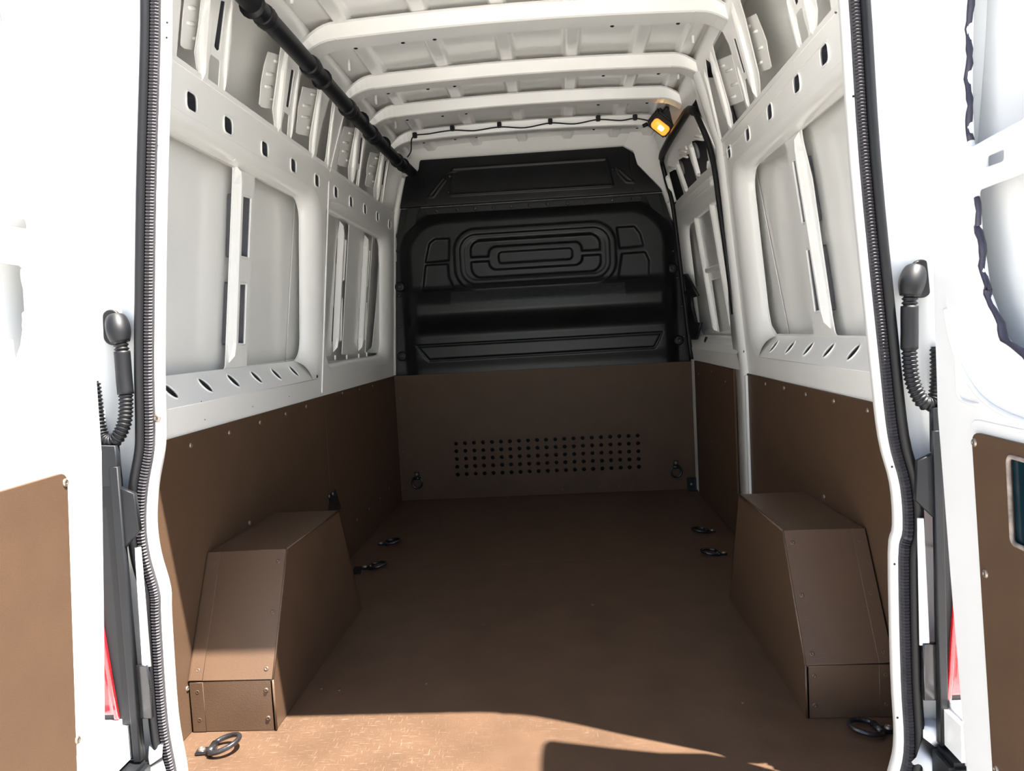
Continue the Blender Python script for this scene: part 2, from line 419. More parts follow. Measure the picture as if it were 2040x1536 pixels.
ridge('post_rib', LB, LB.px(677, 440, D2), LB.px(664, 702, D2), 0.036, 0.026, WHITE, wl, 0.07, D2)
ridge('post_rib', LB, LB.px(727, 468, D2), LB.px(714, 700, D2), 0.036, 0.026, WHITE, wl, 0.07, D2)
ridge('post_rib', LB, LB.px(666, 510, -0.075), LB.px(660, 625, -0.075), 0.05, 0.02, WHITE, wl, 0.05, -0.085)
ridge('post_rib', LB, LB.px(718, 518, -0.075), LB.px(711, 628, -0.075), 0.05, 0.02, WHITE, wl, 0.05, -0.085)
for u0, v0 in [(667, 712), (690, 711), (714, 709), (730, 706)]:
    ridge('small_rib', LB, LB.px(u0, v0 - 5, D2), LB.px(u0, v0 + 6, D2), 0.010, 0.006, WHITE, wl, 0.006, D2)
# outer skins
sheet('outer_skin', LB, quad_yz(LB, 0.03, 3.2, 0.70, 1.80), [], 0.004, WHITE, wl, -0.105)
sheet('upper_skin', LD, quad_yz(LD, 0.03, 3.2, 1.66, 2.18), [], 0.004, WHITE, wl, -0.125)
sk = box('reinforcement_strip', (-1, 0, 0), (1, 1, 1), WHITE, wl)
bpy.data.objects.remove(sk)
def strip(pl, px4, d, parent, nm='stiffener_strip', t=0.003): sheet(nm, pl, pxp(pl, px4, d), [], t, WHITE, parent, d)
strip(LB, [(588, 395), (612, 395), (606, 720), (570, 722)], -0.098, wl)

# upper left panel with openings, traced from the photograph onto the sloping plane
def c1(x, y): return (300 + x / 3.84, y / 3.84)
def c6(x, y): return (640 + x / 6.144, 220 + y / 6.144)
def c4(x, y): return (1400 + x / 4.8, y / 4.8)
ZT = 2.085
def clip_top(pl, pts, z=ZT):
    bmax = yz(pl, 0, z)[1]; return [(a, min(b, bmax)) for a, b in pts]
def up_open(pl, f, pts, r=0.012):
    q = [pl.px(*f(x, y)) for x, y in pts]
    return rpoly(clip_top(pl, q), r, 3)
bL0 = yz(LD, 0, 1.81)[1]
lo_open = [
    up_open(LD, c1, [(190, 512), (362, 618), (366, 560), (345, 400), (375, 200), (415, -190), (250, -190)]),
    up_open(LD, c1, [(570, 690), (592, 785), (945, 1018), (948, 940), (935, 840), (1000, 360), (1010, 130), (690, -120), (645, 0)]),
    up_open(LD, c1, [(1080, 1060), (1095, 1115), (1213, 1203), (1222, 1040), (1290, 650), (1310, 520), (1170, 420)]),
    up_open(LD, c1, [(1258, 1240), (1328, 1284), (1345, 1200), (1398, 770), (1385, 690), (1300, 1000)], 0.008),
    up_open(LD, c1, [(1422, 1335), (1440, 1367), (1518, 1415), (1514, 1290), (1580, 930), (1590, 830), (1490, 790)]),
    up_open(LD, c6, [(455, 985), (470, 1003), (656, 1130), (648, 960), (738, 490), (735, 400), (560, 300)]),
    up_open(LD, c6, [(742, 1175), (882, 1292), (985, 800), (1000, 640), (850, 560)], 0.01),
]
lo_holes = [
    up_open(LD, c1, [(540, 5), (578, 15), (570, 60), (530, 380), (510, 388), (488, 355)], 0.006),
    up_open(LD, c1, [(455, 410), (535, 470), (515, 722), (435, 672)], 0.010),
    up_open(LD, c1, [(1078, 530), (1102, 542), (1060, 825), (1038, 815)], 0.006),
    up_open(LD, c1, [(1015, 850), (1060, 882), (1045, 1085), (998, 1055)], 0.008),
    up_open(LD, c6, [(487, 330), (512, 340), (476, 662), (455, 650)], 0.006),
    up_open(LD, c6, [(420, 712), (455, 728), (428, 960), (392, 935)], 0.006),
    up_open(LD, c6, [(782, 615), (806, 622), (762, 915), (742, 908)], 0.005),
    up_open(LD, c6, [(725, 958), (747, 965), (725, 1172), (697, 1152)], 0.005),
]
sheet('upper_panel', LD, quad_yz(LD, 0.055, 3.165, 1.782, 2.13), lo_open + lo_holes, 0.004, WHITE, wl)
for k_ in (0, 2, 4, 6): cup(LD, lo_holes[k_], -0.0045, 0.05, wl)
def flap(pl, f, pts, parent, ribs, d=-0.030):
    q = [pl.px(*f(x, y), d) for x, y in pts]; q = clip_top(pl, q, 2.10)
    o = sheet('stiffener_plate', pl, rpoly(q, 0.006, 2), [], 0.003, WHITE, parent, d)
    for (a, b, c, e) in ribs:
        ridge('small_rib', pl, pl.px(*f(a, b), d), pl.px(*f(c, e), d), 0.012, 0.007, WHITE, parent, 0.008, d)
def auto_ribs(pts, k0=0, n=4):
    """short bars alternating from both sides of a plate"""
    xs = [p[0] for p in pts]; ys = [p[1] for p in pts]; x0, x1, y0, y1 = min(xs), max(xs), min(ys), max(ys); out = []
    for k in range(n):
        y = y0 + (y1 - y0) * (0.17 + 0.22 * k); cx = x0 + (x1 - x0) * (0.72 if k in (0, 3) else 0.42) - (0.16 * (x1 - x0) * (k / 3 - .5))
        w_ = (x1 - x0) * 0.17; sl_ = (y1 - y0) * 0.012
        out.append((cx - w_, y - sl_, cx + w_, y + sl_))
    return out
for f, pts in [(c1, [(270, -150), (262, 0), (245, 150), (232, 350), (262, 375), (345, 388), (400, 0), (415, -150)]),
               (c1, [(900, 395), (870, 500), (845, 640), (840, 720), (832, 800), (850, 822), (940, 838), (1005, 425)]),
               (c1, [(1165, 660), (1130, 830), (1126, 900), (1113, 1015), (1130, 1027), (1225, 1045), (1288, 692)]),
               (c6, [(280, 195), (245, 330), (220, 420), (235, 480), (206, 660), (225, 682), (340, 700), (405, 215)]),
               (c6, [(605, 510), (570, 640), (553, 740), (560, 790), (538, 910), (560, 932), (660, 948), (728, 530)])]:
    flap(LD, f, pts, wl, auto_ribs(pts))
for f, a, b, wd, h in [(c1, (388, 640), (436, -100), 0.046, 0.030), (c1, (965, 1035), (1040, 330), 0.046, 0.030), (c1, (1228, 1235), (1306, 610), 0.034, 0.024),
                       (c6, (368, 915), (455, 110), 0.050, 0.030), (c6, (676, 1128), (755, 450), 0.050, 0.030),
                       (c1, (557, 738), (622, -40), 0.020, 0.014), (c1, (1066, 1092), (1135, 500), 0.020, 0.014), (c1, (1345, 1312), (1408, 760), 0.026, 0.016),
                       (c6, (440, 975), (530, 280), 0.020, 0.012), (c6, (735, 1178), (825, 570), 0.020, 0.012)]:
    p0 = LD.px(*f(*a)); p1 = LD.px(*f(*b)); bm_ = yz(LD, 0, 2.10)[1]
    if p1[1] > bm_:
        t = (bm_ - p0[1]) / (p1[1] - p0[1]); p1 = (p0[0] + (p1[0] - p0[0]) * t, bm_)
    ridge('post_rib', LD, p0, p1, wd, h * 0.5, WHITE, wl, 0.09)
# seam lines: narrow raised joint between the two side pressings
ridge('panel_joint', LB, LB.px(655, 360), LB.px(641, 784), 0.010, 0.004, WHITE, wl, 0.01)
ridge('panel_joint', LD, LD.px(655, 348), LD.px(690, 205), 0.010, 0.004, WHITE, wl, 0.01)
sheet('joint_strip', LD, quad_yz(LD, 0.055, 3.16, 1.775, 1.79), [], 0.002, WHITE, wl, 0.002)
for u, v in [(410, 815), (505, 808), (577, 790), (538, 645)]: pass
for u, v in [(401, 800), (408, 836), (503, 810), (576, 790)]: screw(LB.w(*LB.px(u, v), 0.0), LB.n, wl, 'black', 0.28, 'pinhole_plug')
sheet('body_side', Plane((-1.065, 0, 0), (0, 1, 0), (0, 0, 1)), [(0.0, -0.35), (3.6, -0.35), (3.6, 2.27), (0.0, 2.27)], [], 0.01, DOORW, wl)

# ================================================================== RIGHT WALL
R1o = loop_yz(RB, 0.10, 1.700, 0.868, 1.655, 0.13); R1i = loop_yz(RB, 0.12, 1.600, 0.945, 1.615, 0.09)
sheet('side_panel', RB, quad_yz(RB, 0.055, 1.870, 0.775, 1.785), [R1o] + [rect_hole(RB, c, 0.064, 0.052, 0.016) for c in RS], 0.004, WHITE, wr)
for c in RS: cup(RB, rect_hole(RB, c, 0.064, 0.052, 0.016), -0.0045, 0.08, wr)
loop_ring('window_surround', RB, R1o, R1i, 0.0, -0.062, WHITE, wr, 7, bottom_edge(R1o))
slope_shelf(RB, 0.06, 1.60, 0.868, 0.945, 0.062, [(1748, 718), (1694, 714), (1645, 709), (1605, 705), (1570, 700), (1539, 696)], wr, 0.75)
opR1 = rpoly(pxp(RB, [(1487, 340), (1562, 279), (1568, 300), (1590, 470), (1622, 667), (1546, 666), (1535, 648), (1520, 560), (1499, 450)], D1), [.02, .004, 0, 0, .004, .02, .03, 0, 0], 5)
amin = a_of(RB, 0.16)
q_ = pxp(RB, [(1594, 252), (1690, 172), (1748, 670), (1664, 668), (1657, 630), (1617, 355), (1600, 285)], D1)
q_[1] = (amin, q_[1][1]); q_[2] = (amin, q_[2][1])
opR2 = rpoly(q_, [.02, 0, 0, .02, .01, 0, 0], 4)
hs = [slot_with_rim(RB, q, D1, wr) for q in ([(1580, 320), (1591, 316), (1612, 440), (1600, 446)], [(1608, 497), (1621, 493), (1640, 618), (1625, 622)])]
inner_panel(RB, R1i, D1, [opR1, opR2] + hs, wr)
ridge('post_rib', RB, RB.px(1591, 262, D1), RB.px(1655, 656, D1), 0.027, 0.024, WHITE, wr, 0.07, D1)
for u0, v0 in [(1552, 678), (1594, 681), (1644, 684), (1671, 686), (1685, 687)]:
    ridge('small_rib', RB, RB.px(u0, v0 - 6, D1), RB.px(u0, v0 + 7, D1), 0.008, 0.006, WHITE, wr, 0.006, D1)
sheet('outer_skin', RB, quad_yz(RB, 0.03, 1.86, 0.70, 1.80), [], 0.004, WHITE, wr, -0.105)
sheet('upper_skin', RD, quad_yz(RD, 0.03, 2.02, 1.66, 2.18), [], 0.004, WHITE, wr, -0.125)
strip(RB, [(1482, 330), (1504, 330), (1572, 668), (1530, 668)], -0.098, wr)
ro_open = [
    up_open(RD, c4, [(1085, 318), (1105, 325), (1235, 175), (1190, -200), (1060, -200), (1080, 15), (1095, 100)]),
    up_open(RD, c4, [(790, -120), (830, 180), (900, 460), (890, 560), (545, 940), (542, 800), (530, 700), (400, 170), (310, -120)]),
    up_open(RD, c4, [(85, 420), (170, 265), (250, 430), (345, 770), (420, 1050), (415, 1100), (290, 1228), (270, 1090), (120, 560)]),
    up_open(RD, c4, [(20, 560), (70, 600), (250, 1240), (180, 1340), (40, 720)], 0.006),
]
ro_holes = [
    up_open(RD, c4, [(885, 150), (945, 70), (985, 240), (1025, 400), (955, 485), (908, 270)], 0.008),
    up_open(RD, c4, [(855, -60), (905, -60), (908, 20), (885, 62)], 0.006),
    up_open(RD, c4, [(290, 370), (312, 372), (402, 690), (385, 702)], 0.005),
    up_open(RD, c4, [(400, 770), (435, 738), (465, 850), (500, 960), (490, 1000), (450, 1042), (415, 870)], 0.006),
]
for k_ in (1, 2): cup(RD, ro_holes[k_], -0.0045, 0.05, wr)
sheet('upper_panel', RD, quad_yz(RD, 0.055, 1.985, 1.782, 2.13), ro_open + ro_holes, 0.004, WHITE, wr)
for f, pts in [(c4, [(385, 190), (505, 130), (570, 290), (610, 400), (620, 480), (655, 640), (640, 660), (530, 700)]),
               (c4, [(120, 580), (275, 520), (390, 965), (255, 1018)])]:
    q = [(x, y) for x, y in pts]
    x0 = pts[0]; rb = []
    for k, (tx, ty) in enumerate([(0.25, 0.16), (0.62, 0.30), (0.68, 0.62), (0.35, 0.86)]):
        A_ = Vector(pts[0]); B_ = Vector(pts[1]); Cc = Vector(pts[-1]); c = A_ + (B_ - A_) * tx + (Cc - A_) * ty * 0.98
        dd = (B_ - A_) * 0.2; rb.append((c.x - dd.x, c.y - dd.y, c.x + dd.x, c.y + dd.y))
    flap(RD, f, pts, wr, rb)
for a, b, wd, h in [((528, 955), (262, -60), 0.048, 0.030), ((288, 1255), (70, 470), 0.044, 0.028), ((1068, 345), (985, -60), 0.050, 0.026),
                    ((935, 485), (800, -60), 0.022, 0.014), ((445, 1045), (330, 620), 0.020, 0.012), ((182, 1382), (10, 640), 0.034, 0.018)]:
    p0 = RD.px(*c4(*a)); p1 = RD.px(*c4(*b)); bm_ = yz(RD, 0, 2.10)[1]
    if p1[1] > bm_:
        t = (bm_ - p0[1]) / (p1[1] - p0[1]); p1 = (p0[0] + (p1[0] - p0[0]) * t, bm_)
    ridge('post_rib', RD, p0, p1, wd, h * 0.5, WHITE, wr, 0.09)
sheet('joint_strip', RD, quad_yz(RD, 0.055, 1.98, 1.775, 1.79), [], 0.002, WHITE, wr, 0.002)
ridge('panel_joint', RB, RB.px(1650, 75), RB.px(1436, 315), 0.004, 0.002, WHITE, wr, 0.01)
sheet('body_side', Plane((1.065, 0, 0), (0, 1, 0), (0, 0, 1)), [(0.0, -0.35), (3.6, -0.35), (3.6, 2.27), (0.0, 2.27)], [], 0.01, DOORW, wr)
# C pillar: rounded white post between rear bay and sliding door, narrow folded panel below
def pillar(name, rows, m, parent):
    """rows: list of (z, [(x,y)...]) lofted"""
    n = len(rows[0][1]); vs, fs = [], []
    for z, ps in rows:
        for x, y in ps: vs.append((x, y, z))
    for i in range(len(rows) - 1):
        for k in range(n - 1):
            fs.append((i * n + k, i * n + k + 1, (i + 1) * n + k + 1, (i + 1) * n + k))
    return pydata(name, vs, fs, m, parent, True)
def xw(z): return 0.918 - 0.08 * (z - 0.8) if z < 1.78 else 0.8396 - 0.28 * (z - 1.78)
rows = []
for z in [0.0, 0.2, 0.45, 0.7, 0.80, 0.95, 1.1, 1.3, 1.5, 1.7, 1.78, 1.9, 2.0, 2.08]:
    x = xw(max(z, 0.75)); fat = 0.11 * max(0.0, min(1.0, (1.35 - z) / 0.3))
    yr = 1.80
    rows.append((z, [(x + 0.004, yr - 0.015), (x - 0.012, yr + 0.0), (x - 0.016, yr + 0.05), (x - 0.012, yr + 0.075 + fat), (x + 0.03, yr + 0.085 + fat), (x + 0.09, yr + 0.10)]))
pillar('door_post', rows, WHITE, wr)
box('post_step', (0.903, 1.775, 0.0), (0.915, 1.80, 0.78), WHITE, wr, 0.002)
screw(onx(1482, 700, 0.905), (-1, 0, 0), wr, 'black', 0.9, 'oval_plug')
screw(LB.w(*LB.px(631, 750), 0.001), (1, 0, 0), wl, 'black', 0.9, 'oval_plug')

# ================================================================== CEILING
ce = empty('ceiling', 'white ribbed sheet metal roof with cross bows', 'ceiling', kind='structure')
def roof_z(x): return 2.205 - 0.030 * (x / 0.78) ** 2
def smooth01(t): t = max(0.0, min(1.0, t)); return t * t * (3 - 2 * t)
RIBS = [-0.62, -0.335, -0.055, 0.22, 0.50, 0.70]
nx, ys = 240, [-0.02 + 3.32 * k / 60 for k in range(61)]
vs, fs = [], []
for y in ys:
    for i in range(nx + 1):
        x = -0.80 + 1.60 * i / nx; z = roof_z(x)
        for rx in RIBS:
            dx = abs(x - rx); z -= 0.022 * (1 - smooth01((dx - 0.022) / 0.016))
        vs.append((x, y, z))
for j in range(len(ys) - 1):
    for i in range(nx):
        a = j * (nx + 1) + i; fs.append((a, a + 1, a + nx + 2, a + nx + 1))
pydata('roof_skin', vs, fs, WHITE, ce, True)
def bow(y0, wd, drop, x0=-0.775, x1=0.775, ends=0.045):
    prof = [(-wd / 2 - 0.022, 0.052), (-wd / 2 - 0.006, 0.050), (-wd / 2 + 0.004, 0.004), (-wd / 2 + 0.012, 0.0), (wd / 2 - 0.012, 0.0),
            (wd / 2 - 0.004, 0.004), (wd / 2 + 0.010, 0.040), (wd / 2 + 0.030, 0.043), (wd / 2 + 0.030, 0.052)]
    n = 64; vs, fs = [], []
    for i in range(n + 1):
        x = x0 + (x1 - x0) * i / n; z = drop - 0.022 * (x / 0.76) ** 2
        e = max(0.0, (abs(x) - 0.66) / 0.115); z -= ends * e ** 2
        for py, pz in prof: vs.append((x, y0 + py, z + pz * (1 - 0.35 * min(1, e))))
    k = len(prof)
    for i in range(n):
        for q in range(k - 1): fs.append((i * k + q, i * k + q + 1, (i + 1) * k + q + 1, (i + 1) * k + q))
    b = pydata('roof_bow', vs, fs, WHITE, ce, False)
    m_ = b.data
    for x in [-0.60, -0.53, -0.42, -0.30, -0.20, -0.02, 0.08, 0.22, 0.36, 0.44, 0.53, 0.60, 0.68]:
        z = drop - 0.022 * (x / 0.76) ** 2 + 0.042
        o = screw((x, y0 + wd / 2 + 0.020, z), (0, 0.1, -1), b, 'white', 1.5 if int(x * 100) % 3 else 0.9, 'dimple')
        if int(abs(x) * 100) % 3 == 0: screw((x, y0 + wd / 2 - 0.0115, z - 0.0405), (0, 0.0, -1), b, 'black', 1.15, 'bow_hole')
    for x in (-0.645, 0.645):
        z = drop - 0.022 * (x / 0.76) ** 2
        box('joint_line', (x - 0.0015, y0 - wd / 2, z - 0.0008), (x + 0.0015, y0 + wd / 2, z + 0.004), WHITE, b)
    return b
for y0, wd, z in [(0.62, 0.11, 2.130), (1.285, 0.125, 2.128), (1.86, 0.105, 2.128), (2.31, 0.095, 2.128), (2.80, 0.085, 2.128)]:
    bow(y0, wd, z)
# cant rails
for sgn, pl in ((-1, LD), (1, RD)):
    vs, fs = [], []
    prof = [(0.772, 2.10), (0.752, 2.115), (0.742, 2.130), (0.74, 2.150), (0.752, 2.165), (0.79, 2.18), (0.86, 2.19)]
    for y in (0.05, 1.6, 3.2):
        for x, z in prof: vs.append((sgn * x, y, z))
    k = len(prof)
    for j in range(2):
        for q in range(k - 1): fs.append((j * k + q, j * k + q + 1, (j + 1) * k + q + 1, (j + 1) * k + q))
    pydata('cant_rail', vs, fs, WHITE, ce, True)
for u, v in [(418, 6), (612, 55)]: pass
for x, y in [(-0.71, 0.95), (-0.70, 1.62), (-0.70, 2.1), (-0.70, 2.55), (0.70, 1.6), (0.71, 2.05), (-0.70, 2.98)]:
    tube('locating_pin', [(x, y, 2.175), (x, y, 2.130)], 0.006, WHITE, ce, 8)
box('roof_outer', (-1.07, -0.02, 2.265), (1.07, 3.6, 2.285), DOORW, ce)
# embossed oval between the third and fourth bows
cen = Vector((0.0, 2.555, roof_z(0) - 0.001))
tube('embossed_oval', [cen + Vector((0.12 * math.cos(t), 0.035 * math.sin(t), 0)) for t in [2 * math.pi * k / 32 for k in range(32)]], 0.008, WHITE, ce, 6, True)

# ================================================================== FRONT PARTITION
wf = empty('wall_front', 'black pressed bulkhead closing off the cab', 'partition', kind='structure')
YP = 3.215
def lerp_tab(t, tab):
    if t <= tab[0][0]: return tab[0][1]
    for (a, va), (b, vb) in zip(tab, tab[1:]):
        if t <= b: return va + (vb - va) * (t - a) / (b - a)
    return tab[-1][1]
XL = [(0.70, -0.925), (0.80, -0.922), (1.65, -0.868), (1.80, -0.835), (2.00, -0.788), (2.012, -0.785), (2.02, -0.722), (2.05, -0.705), (2.095, -0.697), (2.105, -0.69)]
XR = [(0.70, 0.912), (0.80, 0.910), (1.60, 0.842), (1.80, 0.785), (1.83, 0.77), (1.99, 0.635), (2.06, 0.622), (2.095, 0.570), (2.105, 0.555)]
def sd_rr(x, z, x0, x1, z0, z1, r):
    cx, cz = (x0 + x1) / 2, (z0 + z1) / 2; qx = abs(x - cx) - (x1 - x0) / 2 + r; qz = abs(z - cz) - (z1 - z0) / 2 + r
    return math.hypot(max(qx, 0), max(qz, 0)) + min(max(qx, qz), 0) - r
def sd_poly(x, z, pts):
    d = 1e9; s = 1.0; n = len(pts); j = n - 1
    for i in range(n):
        xi, zi = pts[i]; xj, zj = pts[j]; ex, ez = xj - xi, zj - zi; wx, wz = x - xi, z - zi
        t = max(0.0, min(1.0, (wx * ex + wz * ez) / (ex * ex + ez * ez)))
        d = min(d, (wx - ex * t) ** 2 + (wz - ez * t) ** 2)
        c1_ = z >= zi; c2_ = z < zj; c3_ = ex * wz > ez * wx
        if (c1_ and c2_ and c3_) or (not c1_ and not c2_ and not c3_): s = -s
        j = i
    return s * math.sqrt(d)
def inside(sd, soft): return smooth01(0.5 - sd / soft)
def line_at(sd, wd): return max(0.0, 1 - abs(sd) / wd)
def pp(*px): return [(ony(u, v, YP - 0.03).x, ony(u, v, YP - 0.03).z) for u, v in px]
CELLS = [pp((858, 487), (868, 479), (893, 478), (892, 517), (851, 521)), pp((851, 531), (891, 529), (892, 552), (902, 574), (846, 578)),
         pp((1231, 456), (1262, 454), (1272, 466), (1278, 488), (1236, 492)), pp((1241, 508), (1283, 505), (1290, 520), (1289, 549), (1234, 553))]
BAND = pp((832, 690), (1318, 663), (1303, 692), (856, 718))
TRI = [pp((853, 393), (884, 352), (886, 358), (863, 392)), pp((1228, 332), (1263, 363), (1248, 362), (1233, 345))]
TOPW = pp((904, 338), (1205, 318), (1214, 326), (1216, 366), (900, 385))
TOPW = [TOPW[0], TOPW[1], TOPW[3], TOPW[4]]
def part_h(x, z):
    h = 0.0
    if z < 1.815:
        b = sd_rr(x, z, -0.815, 0.80, 0.55, 1.745, 0.24)
        h += 0.045 * inside(b, 0.09)
        # horizontal bulge
        up = smooth01((1.335 - z) / 0.13); dn = smooth01((1.17 - z) / 0.16)
        side = inside(sd_rr(x, z, -0.79, 0.78, 0.4, 1.9, 0.1), 0.10)
        h += (0.085 * up - 0.075 * dn) * side
        if -0.55 < x < 0.53 and 1.25 < z < 1.70:
            r0 = sd_rr(x, z, -0.505, 0.478, 1.288, 1.662, 0.135)
            h += 0.016 * inside(r0, 0.014) - 0.010 * inside(r0 + 0.036, 0.012) - 0.004 * inside(r0 + 0.062, 0.008)
            rec = sd_rr(x, z, -0.405, 0.385, 1.365, 1.588, 0.06)
            band = min(sd_rr(x, z, -0.295, 0.275, 1.408, 1.548, 0.045), sd_rr(x, z, -0.50, 0.48, 1.462, 1.492, 0.004))
            h -= 0.018 * inside(max(rec, -band), 0.012)
            h -= 0.012 * inside(sd_rr(x, z, -0.235, 0.215, 1.445, 1.512, 0.022), 0.012)
        for c in CELLS:
            cx = sum(p[0] for p in c) / len(c); cz = sum(p[1] for p in c) / len(c)
            if abs(x - cx) < 0.2 and abs(z - cz) < 0.2: h -= 0.014 * inside(sd_poly(x, z, c) - 0.008, 0.014)
        if z < 1.1:
            h -= 0.009 * line_at(sd_poly(x, z, BAND), 0.010)
        h *= 0.75 + 0.25 * smooth01((z - 0.80) / 0.1)
    else:
        h += 0.030 * inside(sd_rr(x, z, -0.9, 0.9, 1.815, 2.3, 0.01), 0.01) - 0.03 * smooth01((z - 1.83) / 0.30)
        h += 0.007 * line_at(sd_poly(x, z, TOPW) - 0.01, 0.010) if -0.62 < x < 0.62 else 0.0
        for t in TRI: h += 0.007 * line_at(sd_poly(x, z, t), 0.007) if abs(x) > 0.5 else 0.0
    return h
def part_grid(name, z0, z1, nx, nz, base, m, parent, ins=0.0):
    vs, fs = [], []
    for j in range(nz + 1):
        z = z0 + (z1 - z0) * j / nz; xl, xr = lerp_tab(z, XL) + ins, lerp_tab(z, XR) - ins
        for i in range(nx + 1):
            x = xl + (xr - xl) * i / nx; vs.append((x, base - part_h(x, z), z))
    for j in range(nz):
        for i in range(nx):
            a = j * (nx + 1) + i; fs.append((a, a + 1, a + nx + 2, a + nx + 1))
    return pydata(name, vs, fs, m, parent, True)
part_grid('lower_pressing', 0.72, 1.814, 330, 210, YP, BLACKP, wf, 0.004)
part_grid('upper_pressing', 1.8155, 2.105, 260, 70, YP, BLACKP, wf, 0.004)
# back plate closes the cab side
sheet('back_plate', Plane((0, 3.26, 0), (1, 0, 0), (0, 0, 1)), [(-1.06, -0.1), (1.06, -0.1), (1.06, 2.26), (-1.06, 2.26)], [], 0.01, BLACKP, wf)
# joint rail with bolts under the upper pressing
PF = Plane((0, YP - 0.030, 0), (1, 0, 0), (0, 0, 1))
sheet('joint_rail', PF, [(-0.66, 1.765), (0.64, 1.765), (0.655, 1.80), (-0.675, 1.80)], [], 0.010, BLACKP, wf, 0.008, 0.002)
for x in [-0.60, -0.47, -0.36, -0.25, -0.14, -0.03, 0.08, 0.20, 0.31, 0.47, 0.59]:
    screw((x, YP - 0.0395, 1.783), (0, -1, 0), wf, 'black', 1.5, 'bolt')
gl = pp((812, 415), (838, 413), (832, 425), (828, 445), (803, 470)); gr = pp((1285, 390), (1312, 386), (1326, 436), (1296, 412))
for g_, nm in ((gl, 'gusset_plate'), (gr, 'gusset_plate')):
    sheet(nm, Plane((0, YP - 0.02, 0), (1, 0, 0), (0, 0, 1)), g_, [], 0.006, PLAST, wf, 0.012)
for u, v in [(790, 470), (792, 500), (796, 590), (797, 650), (1340, 500), (1349, 553), (1358, 610), (1362, 670)]:
    p = ony(u, v, YP - 0.003); screw(p, (0, -1, 0), wf, 'black', 1.3, 'bolt')
for u, v in [(801, 710), (797, 572), (1352, 678), (1340, 535)]:
    p = ony(u, v, YP - 0.012)
    tube('rubber_buffer', [p + Vector((0, 0.02, 0)), p + Vector((0, -0.012, 0)), p + Vector((0, -0.014, 0))], [0.032, 0.030, 0.018], PLAST, wf, 18)
    screw(p + Vector((0, -0.014, 0)), (0, -1, 0), wf, 'black', 1.6, 'bolt')
for u, v in [(896, 352), (894, 384), (1220, 338), (1217, 362)]:
    p = ony(u, v, YP - 0.025); screw(p, (0, -1, 0), wf, 'black', 1.2, 'bolt')
for sgn, xa, xb in ((-1, 0.66, 0.665), (1, 0.585, 0.60)):
    tube('pressed_crease', [(sgn * xa, YP - 0.006, 2.08), (sgn * xb, YP - 0.029, 1.83)], 0.003, BLACKP, wf, 6)
STICK = mat('worn_black_film', (0.020, 0.021, 0.026), 0.28, noise=(40, 0.5, (1, 1, 6)), bump=(70, 0.5))
xa, xb, za, zb = -0.535, 0.52, 1.205, 1.285
vs, fs = [], []
for j in range(9):
    z = za + (zb - za) * j / 8
    for i in range(41):
        x = xa + (xb - xa) * i / 40; vs.append((x, YP - part_h(x, z) - 0.0012, z))
for j in range(8):
    for i in range(40): a = j * 41 + i; fs.append((a, a + 1, a + 42, a + 41))
pydata('worn_film_strip', vs, fs, STICK, wf, True)
# white body flange beside the bulkhead
rows_l = [(z, [(lerp_tab(z, XL) - 0.015, YP + 0.03), (lerp_tab(z, XL) + 0.002, YP - 0.012), (lerp_tab(z, XL) - 0.010, YP - 0.030), (lerp_tab(z, XL) - 0.03, YP - 0.03)]) for z in [0.79, 1.0, 1.3, 1.65, 1.8, 2.0]]
pillar('front_flange', rows_l, WHITE, wl)
rows_r = [(z, [(lerp_tab(z, XR) + 0.015, YP + 0.03), (lerp_tab(z, XR) + 0.000, YP - 0.012), (lerp_tab(z, XR) + 0.012, YP - 0.030), (lerp_tab(z, XR) + 0.04, YP - 0.03)]) for z in [0.79, 1.0, 1.3, 1.6, 1.75]]
pillar('front_flange', rows_r, WHITE, wr)
# white corner panel above the sliding door, right of the bulkhead top
cp = pp((1243, 288), (1262, 298), (1271, 326), (1330, 386), (1322, 352), (1320, 310), (1322, 250), (1300, 225), (1255, 262))
sheet('corner_panel', Plane((0, YP - 0.005, 0), (1, 0, 0), (0, 0, 1)), cp, [], 0.004, WHITE, wr, 0.0)
sheet('corner_backing', Plane((0, 3.247, 0), (1, 0, 0), (0, 0, 1)), [(-1.06, 1.5), (0.83, 1.5), (0.83, 2.26), (-1.06, 2.26)], [], 0.004, WHITE, wf, 0.0)

# ================================================================== SLIDING DOOR
SB = side_plane(1, 0.914, 0.8, 0.080); SD = side_plane(1, 0.8355, 1.78, 0.28)
d3 = empty('door_3', 'white sliding side door with window frame and brown lower board', 'door', kind='structure')
def sq(pts, d=0.0, r=0.01, pl=None): return rpoly(pxp(pl or SB, pts, d), r, 4)
opS = [sq([(1387, 460 - 30), (1413, 403), (1449, 545), (1413, 553)], -0.0, .006), sq([(1417, 392 + 2), (1437, 384), (1468, 560), (1467, 640)], 0, .01)]
# lower door panel: three shallow recesses with braces
S_o = loop_yz(SB, 1.86, 3.06, 0.905, 1.62, 0.10); S_i = loop_yz(SB, 1.90, 2.97, 0.945, 1.57, 0.08)
sheet('door_panel', SB, quad_yz(SB, 1.845, 3.15, 0.0, 1.732), [S_o], 0.004, WHITE, d3)
loop_ring('panel_surround', SB, S_o, S_i, 0.0, -0.030, WHITE, d3, 6)
sheet('outer_skin', SB, quad_yz(SB, 1.845, 3.15, 0.8, 1.72), [], 0.004, WHITE, d3, -0.062)
dS = -0.030
o1 = rpoly(pxp(SB, [(1367, 445), (1384, 430), (1400, 530), (1425, 655), (1386, 664), (1374, 640), (1380, 550)], dS), [.01, .01, 0, .01, .02, .02, 0], 3)
o2 = rpoly(pxp(SB, [(1392, 425), (1414, 403), (1441, 530), (1413, 535)], dS), .008, 3)
o3 = rpoly(pxp(SB, [(1417, 559), (1443, 551), (1459, 655), (1432, 662)], dS), .006, 3)
